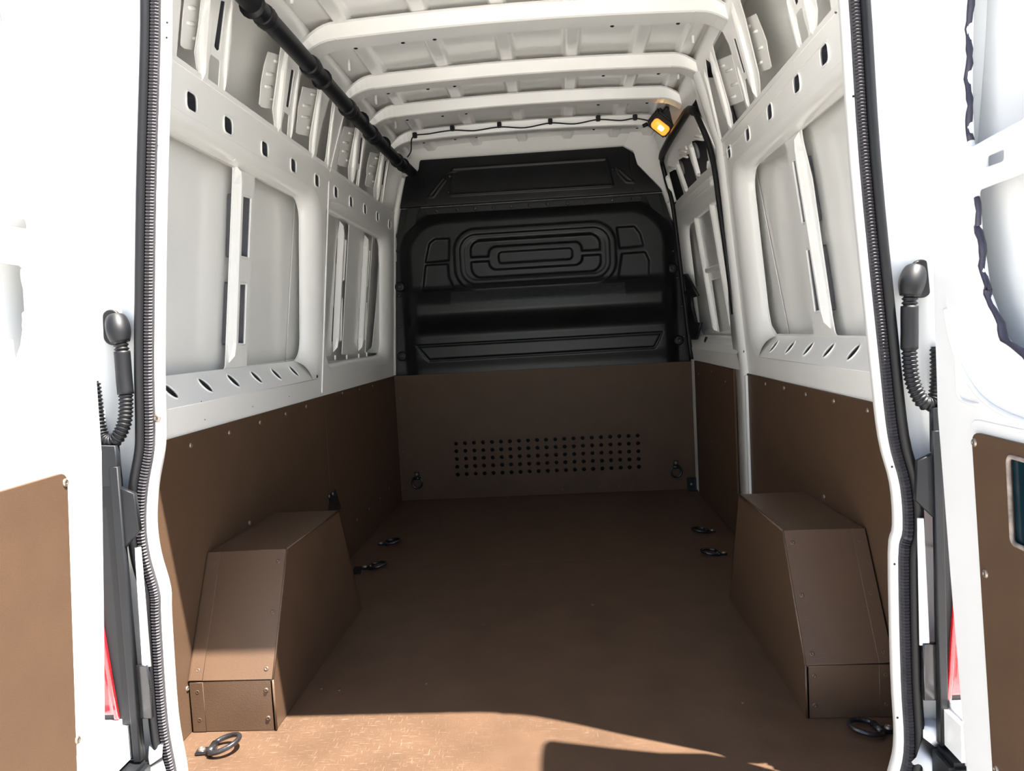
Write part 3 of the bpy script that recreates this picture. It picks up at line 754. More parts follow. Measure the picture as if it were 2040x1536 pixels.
o4 = rpoly(pxp(SB, [(1424, 397), (1436, 386), (1470, 555), (1472, 610), (1463, 640)], dS), .008, 3)
sheet('inner_panel', SB, S_i, [o1, o2, o3, o4], 0.003, WHITE, d3, dS)
for a, b, wd in [((1389, 430), (1429, 660), 0.036), ((1420, 400), (1463, 655), 0.040)]:
    ridge('door_brace', SB, SB.px(*a, dS), SB.px(*b, dS), wd, 0.022, WHITE, d3, 0.03, dS)
ridge('door_brace', SB, SB.px(1410, 539, dS), SB.px(1441, 529, dS), 0.030, 0.016, WHITE, d3, 0.01, dS)
# upper window part
wtop = 2.015
W1 = rpoly(pxp(SD, [(1388, 283), (1402, 283), (1406, 340), (1392, 352), (1376, 281)], 0), .006, 2)
win = [rpoly(pxp(SD, q), 0.012, 3) for q in ([(1376, 282), (1405, 276), (1413, 335), (1393, 350)], [(1350, 320), (1372, 306), (1388, 358), (1368, 378)], [(1331, 345), (1346, 336), (1362, 386), (1346, 402)])]
up_o = [yz(SD, 1.89, 1.725), yz(SD, 3.15, 1.725), yz(SD, 3.15, 1.86), yz(SD, 3.10, wtop), yz(SD, 2.14, wtop), yz(SD, 1.98, 1.93)]
sheet('window_frame', SD, rpoly([(a, b) for a, b in up_o], [0, 0, .03, .06, .12, .06], 4), win, 0.006, WHITE, d3)
sheet('outer_window_skin', SD, quad_yz(SD, 1.88, 3.24, 1.66, 2.03), [], 0.003, GREYSHADE, d3, -0.11)  # grey here is painted shade of the door hollow
for a, b, wd in [((1377, 285), (1395, 352), 0.040), ((1350, 322), (1371, 382), 0.042), ((1330, 348), (1345, 403), 0.022)]:
    ridge('window_bar', SD, SD.px(*a), SD.px(*b), wd, 0.018, WHITE, d3, 0.02)
for a, b in [((1384, 269), (1398, 272)), ((1383, 276), (1404, 278)), ((1353, 299), (1368, 302)), ((1355, 309), (1371, 313)), ((1333, 333), (1347, 336)), ((1366, 290), (1370, 299)), ((1392, 252), (1399, 265)), ((1412, 320), (1411, 336))]:
    ridge('small_rib', SD, SD.px(*a), SD.px(*b), 0.012, 0.008, WHITE, d3, 0.008)
for c in [(1387, 300), (1358, 334)]:
    cc = SD.px(*c, -0.05); P_ = [SD.w(cc[0] + 0.03 * math.cos(t), cc[1] + 0.035 * math.sin(t), -0.05) for t in [2 * math.pi * k / 20 for k in range(20)]]
    tube('inner_bracket', P_, 0.008, WHITE, d3, 6, True)
ridge('belt_rib', SB, SB.px(1354, 416), SB.px(1424, 356), 0.045, 0.014, WHITE, d3, 0.05)
# black seal following the door outline
spx = [(1346, 470), (1334, 430), (1324, 390), (1317, 345), (1318, 312)]
sp = [SB.w(*SB.px(*q), 0.012) for q in spx[:3]]
sp = [SB.w(*yz(SB, 3.14, 0.80), 0.012), SB.w(*yz(SB, 3.145, 1.2), 0.012), SB.w(*yz(SB, 3.15, 1.7), 0.012), SD.w(*yz(SD, 3.15, 1.90), 0.012), SD.w(*yz(SD, 3.10, 1.99), 0.012),
      SD.w(*yz(SD, 2.9, 2.012), 0.012), SD.w(*yz(SD, 2.3, 2.012), 0.012), SD.w(*yz(SD, 2.08, 2.0), 0.012), SD.w(*yz(SD, 1.985, 1.93), 0.012), SB.w(*yz(SB, 1.935, 1.75), 0.012),
      SB.w(*yz(SB, 1.905, 1.5), 0.010), SB.w(*yz(SB, 1.875, 1.2), 0.010), SB.w(*yz(SB, 1.90, 1.05), 0.004)]
tube('rubber_seal', smooth_path(sp, 6), [0.020 if 24 < k < 46 else 0.013 for k in range(len(smooth_path(sp, 6)))], RUBBER, d3, 8)
# header panel over the door
sheet('door_header', RD, quad_yz(RD, 1.97, 3.17, 2.02, 2.13), [], 0.004, WHITE, wr, 0.0)
# lower ledge and board
lp = [SB.w(*yz(SB, y, z), d) for y, z, d in [(1.87, 0.905, 0.0), (3.05, 0.905, 0.0), (3.05, 0.872, 0.018), (1.87, 0.872, 0.018), (1.87, 0.80, 0.012), (3.05, 0.80, 0.012)]]
pydata('door_ledge', lp, [(0, 1, 2, 3), (3, 2, 5, 4)], WHITE, d3)
db = box('lower_board', (0.900, 2.0, 0.005), (0.910, 3.04, 0.795), BROWN, d3, 0.001)
for u, v in [(1392, 745), (1418, 740), (1445, 760), (1418, 880), (1395, 960)]:
    p = onx(u, v, 0.900)
    if 1.99 < p.y < 3.02: screw(p, (-1, 0, 0), db, 'steel', 0.8)
tube('ledge_clip', [onx(1405, 680, 0.905), onx(1407, 673, 0.905)], 0.008, RUBBER, d3, 8)
# front jamb between door and bulkhead: white edge strip beside the brown front board
box('front_sill_post', (0.905, 3.07, 0.0), (0.93, 3.18, 0.80), WHITE, wr, 0.002)

# ---- black latch cover on the front edge of the sliding door opening
lt = [SB.px(u, v, 0.028) for u, v in [(1361, 546), (1365, 546), (1388, 590), (1375, 594), (1377, 612), (1384, 643), (1394, 643), (1385, 677), (1377, 677), (1372, 640), (1367, 592), (1360, 583), (1366, 578)]]
o = sheet('door_latch_cover', SB, lt, [], 0.018, PLAST, None, 0.028, 0.003)
tag(o, 'angular black plastic latch cover beside the sliding door front edge', 'latch cover')

# ================================================================== BROWN BOARDS
def board(name, pl, outer, holes, t, d, label, screws, key='steel', s=1.0):
    o = sheet(name, pl, outer, holes, t, BROWN, None, d, 0.001)
    tag(o, label, 'panel')
    for p in screws: screw(p, pl.n, o, key, s)
    return o
PL = Plane((-0.922, 0, 0), (0, 1, 0), (0, 0, 1)); PR = Plane((0.912, 0, 0), (0, -1, 0), (0, 0, 1)); PFr = Plane((0, 3.165, 0), (1, 0, 0), (0, 0, 1))
sc_ = []
for u, v in [(380, 887), (457, 862), (518, 842), (569, 825), (610, 810)]: sc_.append(PL.w(*PL.px(u, v)))
for u, v in [(497, 1042), (373, 1372), (420, 1135)]: sc_.append(PL.w(*PL.px(u, v)))
board('plywood_panel', PL, quad_yz(PL, 0.12, 1.688, 0.001, 0.788), [], 0.009, 0.0, 'tall brown plywood panel on the left wall above the sunlit wheel box', sc_)
sc_ = [PL.w(*PL.px(u, v)) for u, v in [(682, 783), (716, 776), (742, 769), (775, 973), (757, 993), (735, 1014), (711, 1035)]]
board('plywood_panel', PL, quad_yz(PL, 1.690, 3.150, 0.001, 0.788), [], 0.009, 0.0, 'brown plywood panel on the left wall next to the bulkhead', sc_, 'steel', 0.8)
sc_ = [PR.w(*PR.px(u, v)) for u, v in [(1525, 765), (1562, 773), (1605, 786), (1661, 799), (1728, 818), (1642, 990), (1716, 1078)]]
rb_poly = [yz(PR, 0.12, 0.001), yz(PR, 1.79, 0.001), yz(PR, 1.79, 0.788), yz(PR, 0.12, 0.788)]
board('plywood_panel', PR, sorted([], key=None) or [rb_poly[1], rb_poly[0], rb_poly[3], rb_poly[2]], [], 0.009, 0.0, 'brown plywood panel on the right wall above the shaded wheel box', sc_)
holes = []
for r in range(5):
    for c in range(21):
        holes.append(ellipse(-0.563 + 1.125 * c / 20, 0.152 + 0.195 * r / 4, 0.0125, 0.0125, 0, 10))
sc_ = [PFr.w(*PFr.px(u, v)) for u, v in [(806, 972), (1085 + 36, 975), (1195, 970), (1233, 969), (1370, 838), (798, 793), (803, 900)]]
board('perforated_board', PFr, [(-0.932, 0.001), (0.912, 0.001), (0.912, 0.787), (-0.932, 0.787)], holes, 0.012, 0.0, 'brown plywood board with five rows of vent holes below the bulkhead', sc_, 'brown', 0.7)

# ================================================================== WHEEL BOXES
def wheel_box(sgn, label):
    xi = 0.69; xo = 0.9065 if sgn > 0 else 0.9165
    e = empty('wheel_arch_box', label, 'wheel box', 'wheel arch boxes', None, (sgn * 0.8, 0.75, 0))
    prof = [(0.318, 0.0), (0.318, 0.139), (0.490, 0.442), (1.018, 0.431), (1.225, 0.0)]
    off = Vector(e.location)
    names = ['front_plate', 'sloped_plate', 'top_plate', 'back_plate']
    def loc(o_): o_.location = -off; return o_
    for k in range(4):
        (ya, za), (yb, zb) = prof[k], prof[k + 1]
        dy, dz = yb - ya, zb - za; L = math.hypot(dy, dz)
        o_ = Vector((sgn * xi, ya, za)); ex = Vector((sgn * 1.0, 0, 0)); ey = Vector((0, dy / L, dz / L))
        if ex.cross(ey).y > 0.05 and k < 2: o_ = Vector((sgn * xo, ya, za)); ex = -ex
        n = ex.cross(ey)
        outn = Vector((0, -dz / L, dy / L))
        if n.dot(outn) < 0: o_ = Vector((sgn * xo, ya, za)); ex = -ex
        pl = Plane(o_, ex, ey); W_ = xo - xi; lap = 0.004 if k == 1 else 0.0
        loc(sheet(names[k], pl, [(-lap if sgn < 0 else 0, 0.001), (W_ , 0.001), (W_, L - 0.001), (-lap if sgn < 0 else 0, L - 0.001)], [], 0.006, BROWN2, e, 0.0 + (0.002 if k == 1 else 0.0), 0.0012))
        if k in (0, 1):
            a_in = 0.02 if (o_ - Vector((sgn * xi, ya, za))).length < 1e-6 else W_ - 0.02
            a_out = W_ - a_in
            for a_ in (a_in, a_out):
                for q in ((0.25, 0.8) if k == 0 else (0.08, 0.5, 0.9)):
                    s_ = screw(pl.w(a_, q * L, 0.002 if k == 1 else 0), pl.n, e, 'brown', 0.85); s_.location = s_.location - off
        if k in (0, 1):   # lapped edge strip towards the wall
            a_in = W_ - 0.036 if (o_ - Vector((sgn * xi, ya, za))).length < 1e-6 else 0.0
            loc(sheet('edge_lap', pl, [(a_in, 0.002), (a_in + 0.036, 0.002), (a_in + 0.036, L - 0.002), (a_in, L - 0.002)], [], 0.003, BROWN2, e, 0.0042 if k else 0.002, 0.0008))
    pi = Plane((sgn * xi, 0, 0), (0, 1, 0), (0, 0, 1)) if sgn < 0 else Plane((sgn * xi, 0, 0), (0, -1, 0), (0, 0, 1))
    poly = [(a_of(pi, y), z + (0.001 if z == 0 else 0)) for y, z in prof]
    loc(sheet('side_plate', pi, poly, [], 0.008, BROWN2, e, 0.0, 0.0015))
    # bent seam beads along the folded edges
    for k in range(0, 3):
        (ya, za), (yb, zb) = prof[k], prof[k + 1]
        loc(tube('seam_bead', [(sgn * xi, ya, max(za, 0.003)), (sgn * xi, yb, zb)], 0.0032, BROWN2, e, 6))
    return e
wheel_box(-1, 'brown wheel arch box on the left, its foot in bright sunlight')
wheel_box(1, 'brown wheel arch box on the right, fully in shade')

# ================================================================== TIE-DOWN RINGS
def ring(label, loc, tilt, yaw, group, R=0.036, r=0.0065, up=Vector((0, 0, 1)), name='tie_down_ring'):
    """a bowed ring on a bolted lug; local x points from the lug to the ring"""
    e = empty(name, label, 'tie-down ring', group, None, loc)
    path = []
    for k in range(28):
        a = 2 * math.pi * k / 28; x = 0.052 + R * math.cos(a); y = R * 0.92 * math.sin(a)
        if x < 0.026: x = 0.026
        path.append(Vector((x, y, 0.010 + (x - 0.02) * tilt)))
    tube('ring', path, r, BSTEEL, e, 10, True)
    l_ = box('lug', (-0.016, -0.015, 0.0), (0.030, 0.015, 0.009), BSTEEL, e, 0.003)
    tube('hinge_barrel', [(0.024, -0.022, 0.010), (0.024, 0.022, 0.010)], 0.0095, BSTEEL, e, 12)
    s_ = bpy.data.objects.new('bolt', SCREW['steel']); COL.objects.link(s_); s_.parent = e; s_.location = (-0.002, 0, 0.009); s_.scale = (1.3, 1.3, 1.6)
    if up.z > 0.5: e.rotation_euler = (0, 0, yaw)
    else:
        # on a wall facing -y: ring hangs down
        m_ = Matrix(((0, 1, 0), (0, 0, -1), (-1, 0, 0))); e.rotation_euler = m_.to_euler()
    return e
GF = 'floor tie-down rings'
p = onz(404, 1500, 0); ring('black tie-down ring lying on the sunlit floor in front of the left wheel box', (p.x, p.y, 0), 0.28, math.radians(8), GF, 0.040)
p = onz(1768, 1457, 0); ring('black tie-down ring on the shaded floor in front of the right wheel box', (p.x, p.y, 0), 0.15, math.radians(186), GF, 0.040)
p = onz(728, 1133, 0); ring('black tie-down ring on the floor just behind the left wheel box', (p.x, p.y, 0), 0.15, 0.0, GF, 0.042)
p = onz(760, 1086, 0); ring('black tie-down ring on the left of the far floor, nearer the bulkhead', (p.x, p.y, 0), 0.15, 0.1, GF, 0.042)
p = onz(1441, 1105, 0); ring('black tie-down ring on the floor just behind the right wheel box', (p.x, p.y, 0), 0.15, math.pi, GF, 0.042)
p = onz(1418, 1060, 0); ring('black tie-down ring on the right of the far floor, nearer the bulkhead', (p.x, p.y, 0), 0.15, math.pi + 0.1, GF, 0.042)
GB = 'rings on the perforated board'
p = ony(831, 945, 3.165); ring('D-shaped ring on the perforated board, by the left wall', p, 0.05, 0, GB, 0.034, 0.006, Vector((0, -1, 0)), 'board_ring')
p = ony(1346, 922, 3.165); ring('D-shaped ring on the perforated board, by the sliding door', p, 0.05, 0, GB, 0.034, 0.006, Vector((0, -1, 0)), 'board_ring')

# black corner brackets
e = empty('corner_bracket', 'black steel bracket with two bright rivets behind the left wheel box', 'bracket', None, None, (-0.92, 1.66, 0.0))
a_ = [(onx(u, v, -0.917).y, onx(u, v, -0.917).z) for u, v in [(653, 990), (669, 975), (680, 1012), (658, 1022)]]
pb = Plane((-0.917, 0, 0), (0, 1, 0), (0, 0, 1))
o = sheet('wall_leg', pb, a_ + [], [], 0.004, BSTEEL, e, 0.0); o.location = -Vector(e.location)
ff = [(onz(u, v, 0.004).x, onz(u, v, 0.004).y) for u, v in [(700, 1143), (706, 1128), (722, 1128), (718, 1143)]]
pz = Plane((0, 0, 0.004), (1, 0, 0), (0, 1, 0)); o = sheet('floor_leg', pz, ff, [], 0.004, BSTEEL, e, 0.0); o.location = -Vector(e.location)
for u, v in [(656, 989), (663, 984)]:
    s_ = screw(onx(u, v, -0.917), (1, 0, 0), e, 'steel', 1.0, 'rivet'); s_.location = s_.location - Vector(e.location)
p = ony(1381, 964, 3.15)
e = empty('corner_bracket', 'small black corner bracket at the foot of the perforated board', 'bracket', None, None, (p.x, 3.16, 0))
o = box('upright_leg', (-0.036, -0.012, 0.0), (0.026, 0.004, 0.075), BSTEEL, e, 0.002)
o = box('floor_leg', (-0.036, -0.06, 0.0), (0.026, -0.01, 0.005), BSTEEL, e, 0.001)
s_ = bpy.data.objects.new('bolt', SCREW['steel']); COL.objects.link(s_); s_.parent = e; s_.location = (-0.012, -0.012, 0.035); s_.rotation_euler = (math.pi / 2, 0, 0)

# ================================================================== ROOF HOSE, CABLE, WORK LIGHT
hp = [Vector((-0.722, y, 1.992 + 0.009 * math.sin(y * 2.1) + (0.012 if y > 2.9 else 0))) for y in [0.12 + 0.05 * k for k in range(61)]]
e = tube('roof_hose', hp, 0.030, PLAST, None, 16)
tag(e, 'thick black wiring hose running under the left edge of the roof', 'hose')
for k, (u, v) in enumerate([(527, 20), (618, 118), (622, 128), (692, 204), (738, 250), (790, 305), (700, 215), (745, 258)]):
    y = onx(u, v, -0.722).y; rr = 0.037 if k in (1, 3, 4, 5) else 0.034; wd = 0.055
    cz = 1.992 + 0.009 * math.sin(y * 2.1)
    pth = [Vector((-0.722, y + wd * (q / 8 - 0.5), cz - 0.001)) for q in range(9)]
    tube('tape_wrap', pth, [rr * (0.93 + 0.07 * math.sin(math.pi * q / 8)) + 0.001 * ((q * 7) % 3) for q in range(9)], PLAST, e, 14)
for y in [0.62, 1.285, 1.86, 2.31, 2.80]:
    tube('strap', [(-0.722, y - 0.004, 1.994), (-0.722, y + 0.004, 1.994)], 0.0385, RUBBER, e, 16)
yc = 2.722
cpx = [(-0.690, 2.03, 0.06), (-0.665, 2.06, 0.05), (-0.64, 2.125, 0.0), (-0.55, 2.135, 0.0), (-0.42, 2.150, 0.02), (-0.30, 2.135, 0), (-0.16, 2.150, 0.02), (-0.02, 2.132, 0), (0.12, 2.15, 0.01), (0.25, 2.134, 0), (0.38, 2.148, 0), (0.50, 2.135, 0), (0.58, 2.14, 0), (0.66, 2.115, -0.02)]
e = tube('cable', smooth_path([(x, yc + dy, z) for x, z, dy in cpx], 6), 0.0038, RUBBER, None, 6)
tag(e, 'thin black cable clipped along the foremost roof bow', 'cable')
for x in (-0.63, -0.42, -0.16, 0.12, 0.38, 0.58):
    z = lerp_tab(x, [(c[0], c[1]) for c in cpx])
    box('cable_clip', (x - 0.012, yc - 0.006, z - 0.007), (x + 0.012, yc + 0.018, z + 0.022), RUBBER, e, 0.003)
lc = ony(1319, 247, 2.60)
e = empty('work_light', 'small black interior lamp with glowing amber lens by the sliding door', 'lamp', None, None, lc)
fv = (CAM - lc).normalized(); fv = Vector((fv.x - 0.05, fv.y, fv.z - 0.35)).normalized()
zz = fv; rr_ = math.radians(-38)
xx = Vector((1, 0, 0)); xx = (xx - zz * xx.dot(zz)).normalized(); yy = zz.cross(xx)
xx2 = xx * math.cos(rr_) + yy * math.sin(rr_); yy2 = zz.cross(xx2)
mr = Matrix((xx2, yy2, zz)).transposed().to_4x4() @ Matrix.Scale(1.15, 4)
def lp_(o_): o_.matrix_local = mr @ o_.matrix_local; return o_
lp_(box('housing', (-0.055, -0.045, -0.055), (0.052, 0.040, 0.012), PLAST, e, 0.008))
lp_(box('hood', (-0.030, 0.028, -0.05), (0.055, 0.075, 0.0), PLAST, e, 0.010))
vs = rrect(-0.043, 0.043, -0.036, 0.012, 0.016, 5); n_ = len(vs)
V = [(x, y, 0.012) for x, y in vs] + [(x * 0.96, (y + .012) * .96 - .012, 0.022) for x, y in vs] + [(x * 0.7, (y + .012) * .7 - .012, 0.028) for x, y in vs]
F_ = [(k * n_ + i, k * n_ + (i + 1) % n_, (k + 1) * n_ + (i + 1) % n_, (k + 1) * n_ + i) for k in range(2) for i in range(n_)] + [tuple(2 * n_ + i for i in range(n_))]
lens = lp_(pydata('lens', V, F_, AMBER, e, True))
vs2 = rrect(-0.012, 0.018, -0.022, 0.0, 0.008, 4); n2 = len(vs2)
V = [(x, y, 0.027) for x, y in vs2] + [(x * .8, y * .8 - .002, 0.031) for x, y in vs2]
lp_(pydata('bulb_glow', V, [(i, (i + 1) % n2, n2 + (i + 1) % n2, n2 + i) for i in range(n2)] + [tuple(n2 + i for i in range(n2))], BULB, e, True))
lp_(tube('mounting_arm', [(0.03, 0.04, -0.03), (0.075, 0.03, -0.02), (0.10, 0.03, -0.06)], 0.006, STEEL, e, 8))
lp_(tube('thumb_screw', [(0.06, -0.005, -0.01), (0.078, -0.005, -0.01)], 0.008, STEEL, e, 10))
lp_(tube('lamp_foot', [(-0.05, -0.045, -0.02), (-0.06, -0.065, -0.02)], 0.009, PLAST, e, 8))

# ================================================================== REAR OPENING FRAME, SEAL
OL = [(-0.70, -0.06), (-0.765, -0.05), (-0.783, 0.0), (-0.786, 0.08), (-0.796, 0.2), (-0.792, 0.42), (-0.789, 0.49), (-0.804, 0.57), (-0.807, 0.64), (-0.796, 0.72), (-0.775, 0.80), (-0.768, 0.86), (-0.756, 1.02), (-0.723, 1.35), (-0.688, 1.65), (-0.672, 1.80), (-0.645, 1.92), (-0.59, 2.0), (-0.50, 2.035)]
OR_ = [(0.52, 2.045), (0.62, 2.01), (0.672, 1.93), (0.692, 1.80), (0.705, 1.65), (0.719, 1.32), (0.748, 0.94), (0.764, 0.76), (0.786, 0.66), (0.790, 0.57), (0.780, 0.51), (0.780, 0.25), (0.784, 0.11), (0.772, 0.04), (0.745, -0.03), (0.70, -0.06)]
OP = OL + OR_
OPS = smooth_path([(x, 0, z) for x, z in OP], 4, True)
def offset_loop(P, d):
    n = len(P); out = []
    for i in range(n):
        t = (P[(i + 1) % n] - P[i - 1]).normalized(); nn = Vector((-t.z, 0, t.x))
        out.append(P[i] + nn * d)
    return out
def sweep_loop(name, P, prof, m, parent=None, zmin=None, smooth=True):
    n = len(P); k = len(prof); vs, fs = [], []
    for d, y in prof:
        for q in offset_loop(P, d): vs.append(Vector((q.x, y, q.z)))
    for j in range(k - 1):
        for i in range(n):
            l = (i + 1) % n
            fs.append((j * n + i, j * n + l, (j + 1) * n + l, (j + 1) * n + i))
    return pydata(name, vs, fs, m, parent, smooth)
# path runs clockwise seen from the rear: outward = +(-t.z, t.x)
fr = empty('trim_1', 'white painted frame around the rear door opening', 'door frame', kind='structure')
sweep_loop('inner_flange', OPS, [(0.035, 0.075), (0.018, 0.045), (0.002, 0.03), (0.0, 0.004), (0.003, -0.001), (0.030, -0.003), (0.048, -0.003)], WHITE, fr)
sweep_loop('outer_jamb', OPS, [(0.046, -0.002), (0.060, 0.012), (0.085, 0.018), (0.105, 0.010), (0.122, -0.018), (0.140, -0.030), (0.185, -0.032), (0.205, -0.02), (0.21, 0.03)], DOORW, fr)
for sgn, tabx in ((-1, OL), (1, OR_)):
    tz = sorted((z, abs(x)) for x, z in tabx)
    rows = []
    for z in [0.0, 0.1, 0.3, 0.49, 0.57, 0.64, 0.72, 0.82, 1.02, 1.35, 1.65, 1.80, 1.92, 2.0]:
        xf = lerp_tab(z, tz); xo_ = 0.927 if z < 0.8 else (0.927 - 0.067 * (z - 0.8) if z < 1.78 else 0.86 - 0.285 * (z - 1.78)); xo_ = max(xo_, xf + 0.05)
        rows.append((z, [(sgn * (xf + 0.016), 0.044), (sgn * (xf + 0.045), 0.085), (sgn * (xo_ - 0.02), 0.125), (sgn * (xo_ + 0.012), 0.15)]))
    pillar('rear_pillar', rows, WHITE, fr)
for pts in ([(333, 45), (332, 75), (316, 167), (313, 290), (300, 648)], [(1665, 25), (1700, 192), (1722, 352), (1751, 560), (1777, 930), (1782, 1124), (1788, 1430)]):
    for u, v in pts: screw(ony(u, v, -0.002), (0, -1, 0), fr, 'black', 0.34, 'pinhole_plug')
p = ony(313, 833, -0.004); screw(p, (-0.2, -1, 0), fr, 'steel', 1.3, 'bolt')
se = empty('door_seal', 'black rubber seal with ribbed grip strip around the rear opening', 'seal', None, None, (0, 0, 0))
sweep_loop('seal_bulb', OPS, [(0.026 + 0.0125 * (1 - math.cos(a)), -0.003 - 0.022 * math.sin(a)) for a in [math.pi * k / 8 for k in range(9)]], RUBBER, se)
fine = []
nP = len(OPS)
cl = OPS + [OPS[0]]
fine = resample(cl, 0.0034)
prof = [(0.010, -0.003), (0.011, -0.014), (0.016, -0.018), (0.026, -0.018), (0.029, -0.008)]
vs, fs = [], []; nf = len(fine)
for j, (d, y) in enumerate(prof):
    for i, q in enumerate(offset_loop(fine, d)):
        vs.append(Vector((q.x, y + (0.0035 if (i % 2 and 0 < j < 4) else 0.0), q.z)))
for j in range(len(prof) - 1):
    for i in range(nf):
        l = (i + 1) % nf; fs.append((j * nf + i, j * nf + l, (j + 1) * nf + l, (j + 1) * nf + i))
pydata('grip_strip', vs, fs, GREYR, se)
# header and sill closure
sheet('rear_header', Plane((0, -0.015, 0), (1, 0, 0), (0, 0, 1)), [(-1.07, 1.6), (-0.84, 1.6), (-0.80, 1.90), (-0.62, 2.14), (0.64, 2.14), (0.82, 1.90), (0.84, 1.6), (1.07, 1.6), (1.07, 2.27), (-1.07, 2.27)], [], 0.01, DOORW, fr)
for sgn in (-1, 1):
    x0, x1 = sorted((sgn * 0.90, sgn * 1.07)); box('corner_body', (x0, -0.02, -0.35), (x1, 0.06, 2.0), DOORW, fr, 0.006)

# ================================================================== REAR DOORS (open at ninety degrees)
HE = [(-0.02, -0.175), (0.12, -0.168), (0.50, -0.115), (0.82, -0.074), (1.05, -0.067), (1.19, -0.073), (1.48, -0.124), (1.80, -0.160), (2.19, -0.199)]
def rear_door(sgn, label, name):
    e = empty(name, label, 'door', kind='structure')
    xin = 0.84; kx = 0.973 if sgn > 0 else 0.979
    pl = Plane((sgn * xin, 0, 0), (0, 1, 0), (0, 0, 1)) if sgn < 0 else Plane((sgn * xin, 0, 0), (0, -1, 0), (0, 0, 1))
    def A0(y): return a_of(pl, y)
    def A(y): return a_of(pl, -1.65 + (y + 1.65) * kx)
    yb = -0.95; dl = -0.030 if sgn < 0 else 0.0
    edge = [(y + dl, z) for z, y in HE]
    top = [(-0.225, 2.225), (-0.28, 2.235), (yb + 0.1, 2.235), (yb, 2.15), (yb, 0.0), (yb + 0.05, -0.06), (-0.22, -0.06)]
    outl = rpoly([(A0(y), z) for y, z in edge + top], 0.012, 3)
    sg = 1.0 if pl.ex.y > 0 else -1.0
    outo = [(x - sg * 0.042 * max(0.0, min(1.0, (0.42 - abs(x)) / 0.12)), z) for x, z in outl]
    if sgn > 0: outl = outl[::-1]; outo = outo[::-1]
    # openings in the inner panel: upper, lower with big rounded corner
    up = rpoly([(A(y), z) for y, z in [(-0.168, 1.30), (-0.163, 1.40), (-0.172, 1.55), (-0.205, 1.78), (-0.27, 2.05), (-0.78, 2.05), (-0.84, 1.90), (-0.84, 1.34)]], [.012, 0, 0, .03, .10, .10, .03, .03], 5)
    lo = rpoly([(A(y), z) for y, z in [(-0.183, 1.222), (-0.19, 1.16), (-0.215, 1.05), (-0.27, 0.965), (-0.36, 0.925), (-0.80, 0.92), (-0.85, 0.98), (-0.85, 1.24)]], [.008, .01, .03, .05, .04, .03, .03, .02], 4)
    if sgn < 0:
        up = rpoly([(A(y), z) for y, z in [(-0.183, 1.40), (-0.175, 1.48), (-0.20, 1.62), (-0.27, 1.74), (-0.36, 1.80), (-0.78, 1.80), (-0.84, 1.72), (-0.84, 1.38)]], [.012, .02, .06, .08, .05, .10, .03, .03], 5)
        lo = rpoly([(A(y), z) for y, z in [(-0.255, 1.185), (-0.26, 1.10), (-0.30, 0.98), (-0.40, 0.93), (-0.80, 0.92), (-0.85, 0.98), (-0.85, 1.20)]], [.01, .02, .05, .04, .03, .03, .02], 4)
    sl_c = (A(-0.243), 1.265) if sgn > 0 else (A(-0.262), 1.262)
    slot = rpoly([(sl_c[0] - 0.030, sl_c[1] - 0.009), (sl_c[0] + 0.030, sl_c[1] - 0.009), (sl_c[0] + 0.030, sl_c[1] + 0.009), (sl_c[0] - 0.030, sl_c[1] + 0.009)], 0.006, 3)
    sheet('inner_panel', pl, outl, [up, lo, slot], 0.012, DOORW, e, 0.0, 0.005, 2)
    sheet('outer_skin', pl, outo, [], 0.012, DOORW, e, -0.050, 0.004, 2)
    # edge band closing the door
    vs, fs = [], []; n = len(outl)
    cx = sum(p[0] for p in outl) / n; cz = sum(p[1] for p in outl) / n
    for dd, oo in ((-0.003, outl), (-0.058, outo)):
        for x, z in oo: vs.append(pl.w(x + (0.004 if x < cx else -0.004), z, dd))
    for i in range(n):
        j = (i + 1) % n; fs.append((i, j, n + j, n + i))
    pydata('edge_band', vs, fs, DOORW, e, True)
    # sealant bead along the vertical opening edges
    for lp_pts in (up, lo):
        k = [pl.w(x, z, -0.004) for x, z in lp_pts]
        sel = [q for q in k if q.y > -0.42 and (q.z < 1.215 or q.z > 1.31)]
        sel.sort(key=lambda q: q.z)
        if len(sel) > 3:
            ps = resample(smooth_path(sel, 6), 0.012)
            ps = [q + Vector((0, 0.004 * math.sin(i * 0.9) + 0.003 * random.random(), 0)) for i, q in enumerate(ps)]
            tube('sealant_bead', ps, [0.0045 + 0.0025 * random.random() for _ in ps], SEALANT if sgn > 0 else WHITE, e, 6)
    # brown board
    yA = -0.205 if sgn < 0 else -0.178
    bpts = [(yA, 0.802 if sgn < 0 else 0.800), (-0.86, 0.80), (-0.88, 0.02), (yA - 0.075, 0.02)]
    bo = rpoly([(A(y), z) for y, z in bpts], [0.022, .02, .02, .02], 5)
    hol = []
    if sgn > 0:
        hol = [rpoly([(A(y), z) for y, z in [(-0.295, 0.775), (-0.60, 0.775), (-0.60, 0.632), (-0.305, 0.632)]], 0.012, 4)]
    bd = sheet('lower_board', pl, bo, hol, 0.008, BROWN, e, 0.0085, 0.0015)
    for y, z in ([(-0.215, 0.783), (-0.50, 0.785), (-0.25, 0.30)] if sgn < 0 else [(-0.190, 0.782), (-0.222, 0.555), (-0.250, 0.215), (-0.5, 0.79)]):
        screw(pl.w(A(y), z, 0.0085), pl.n, bd, 'steel', 1.05)
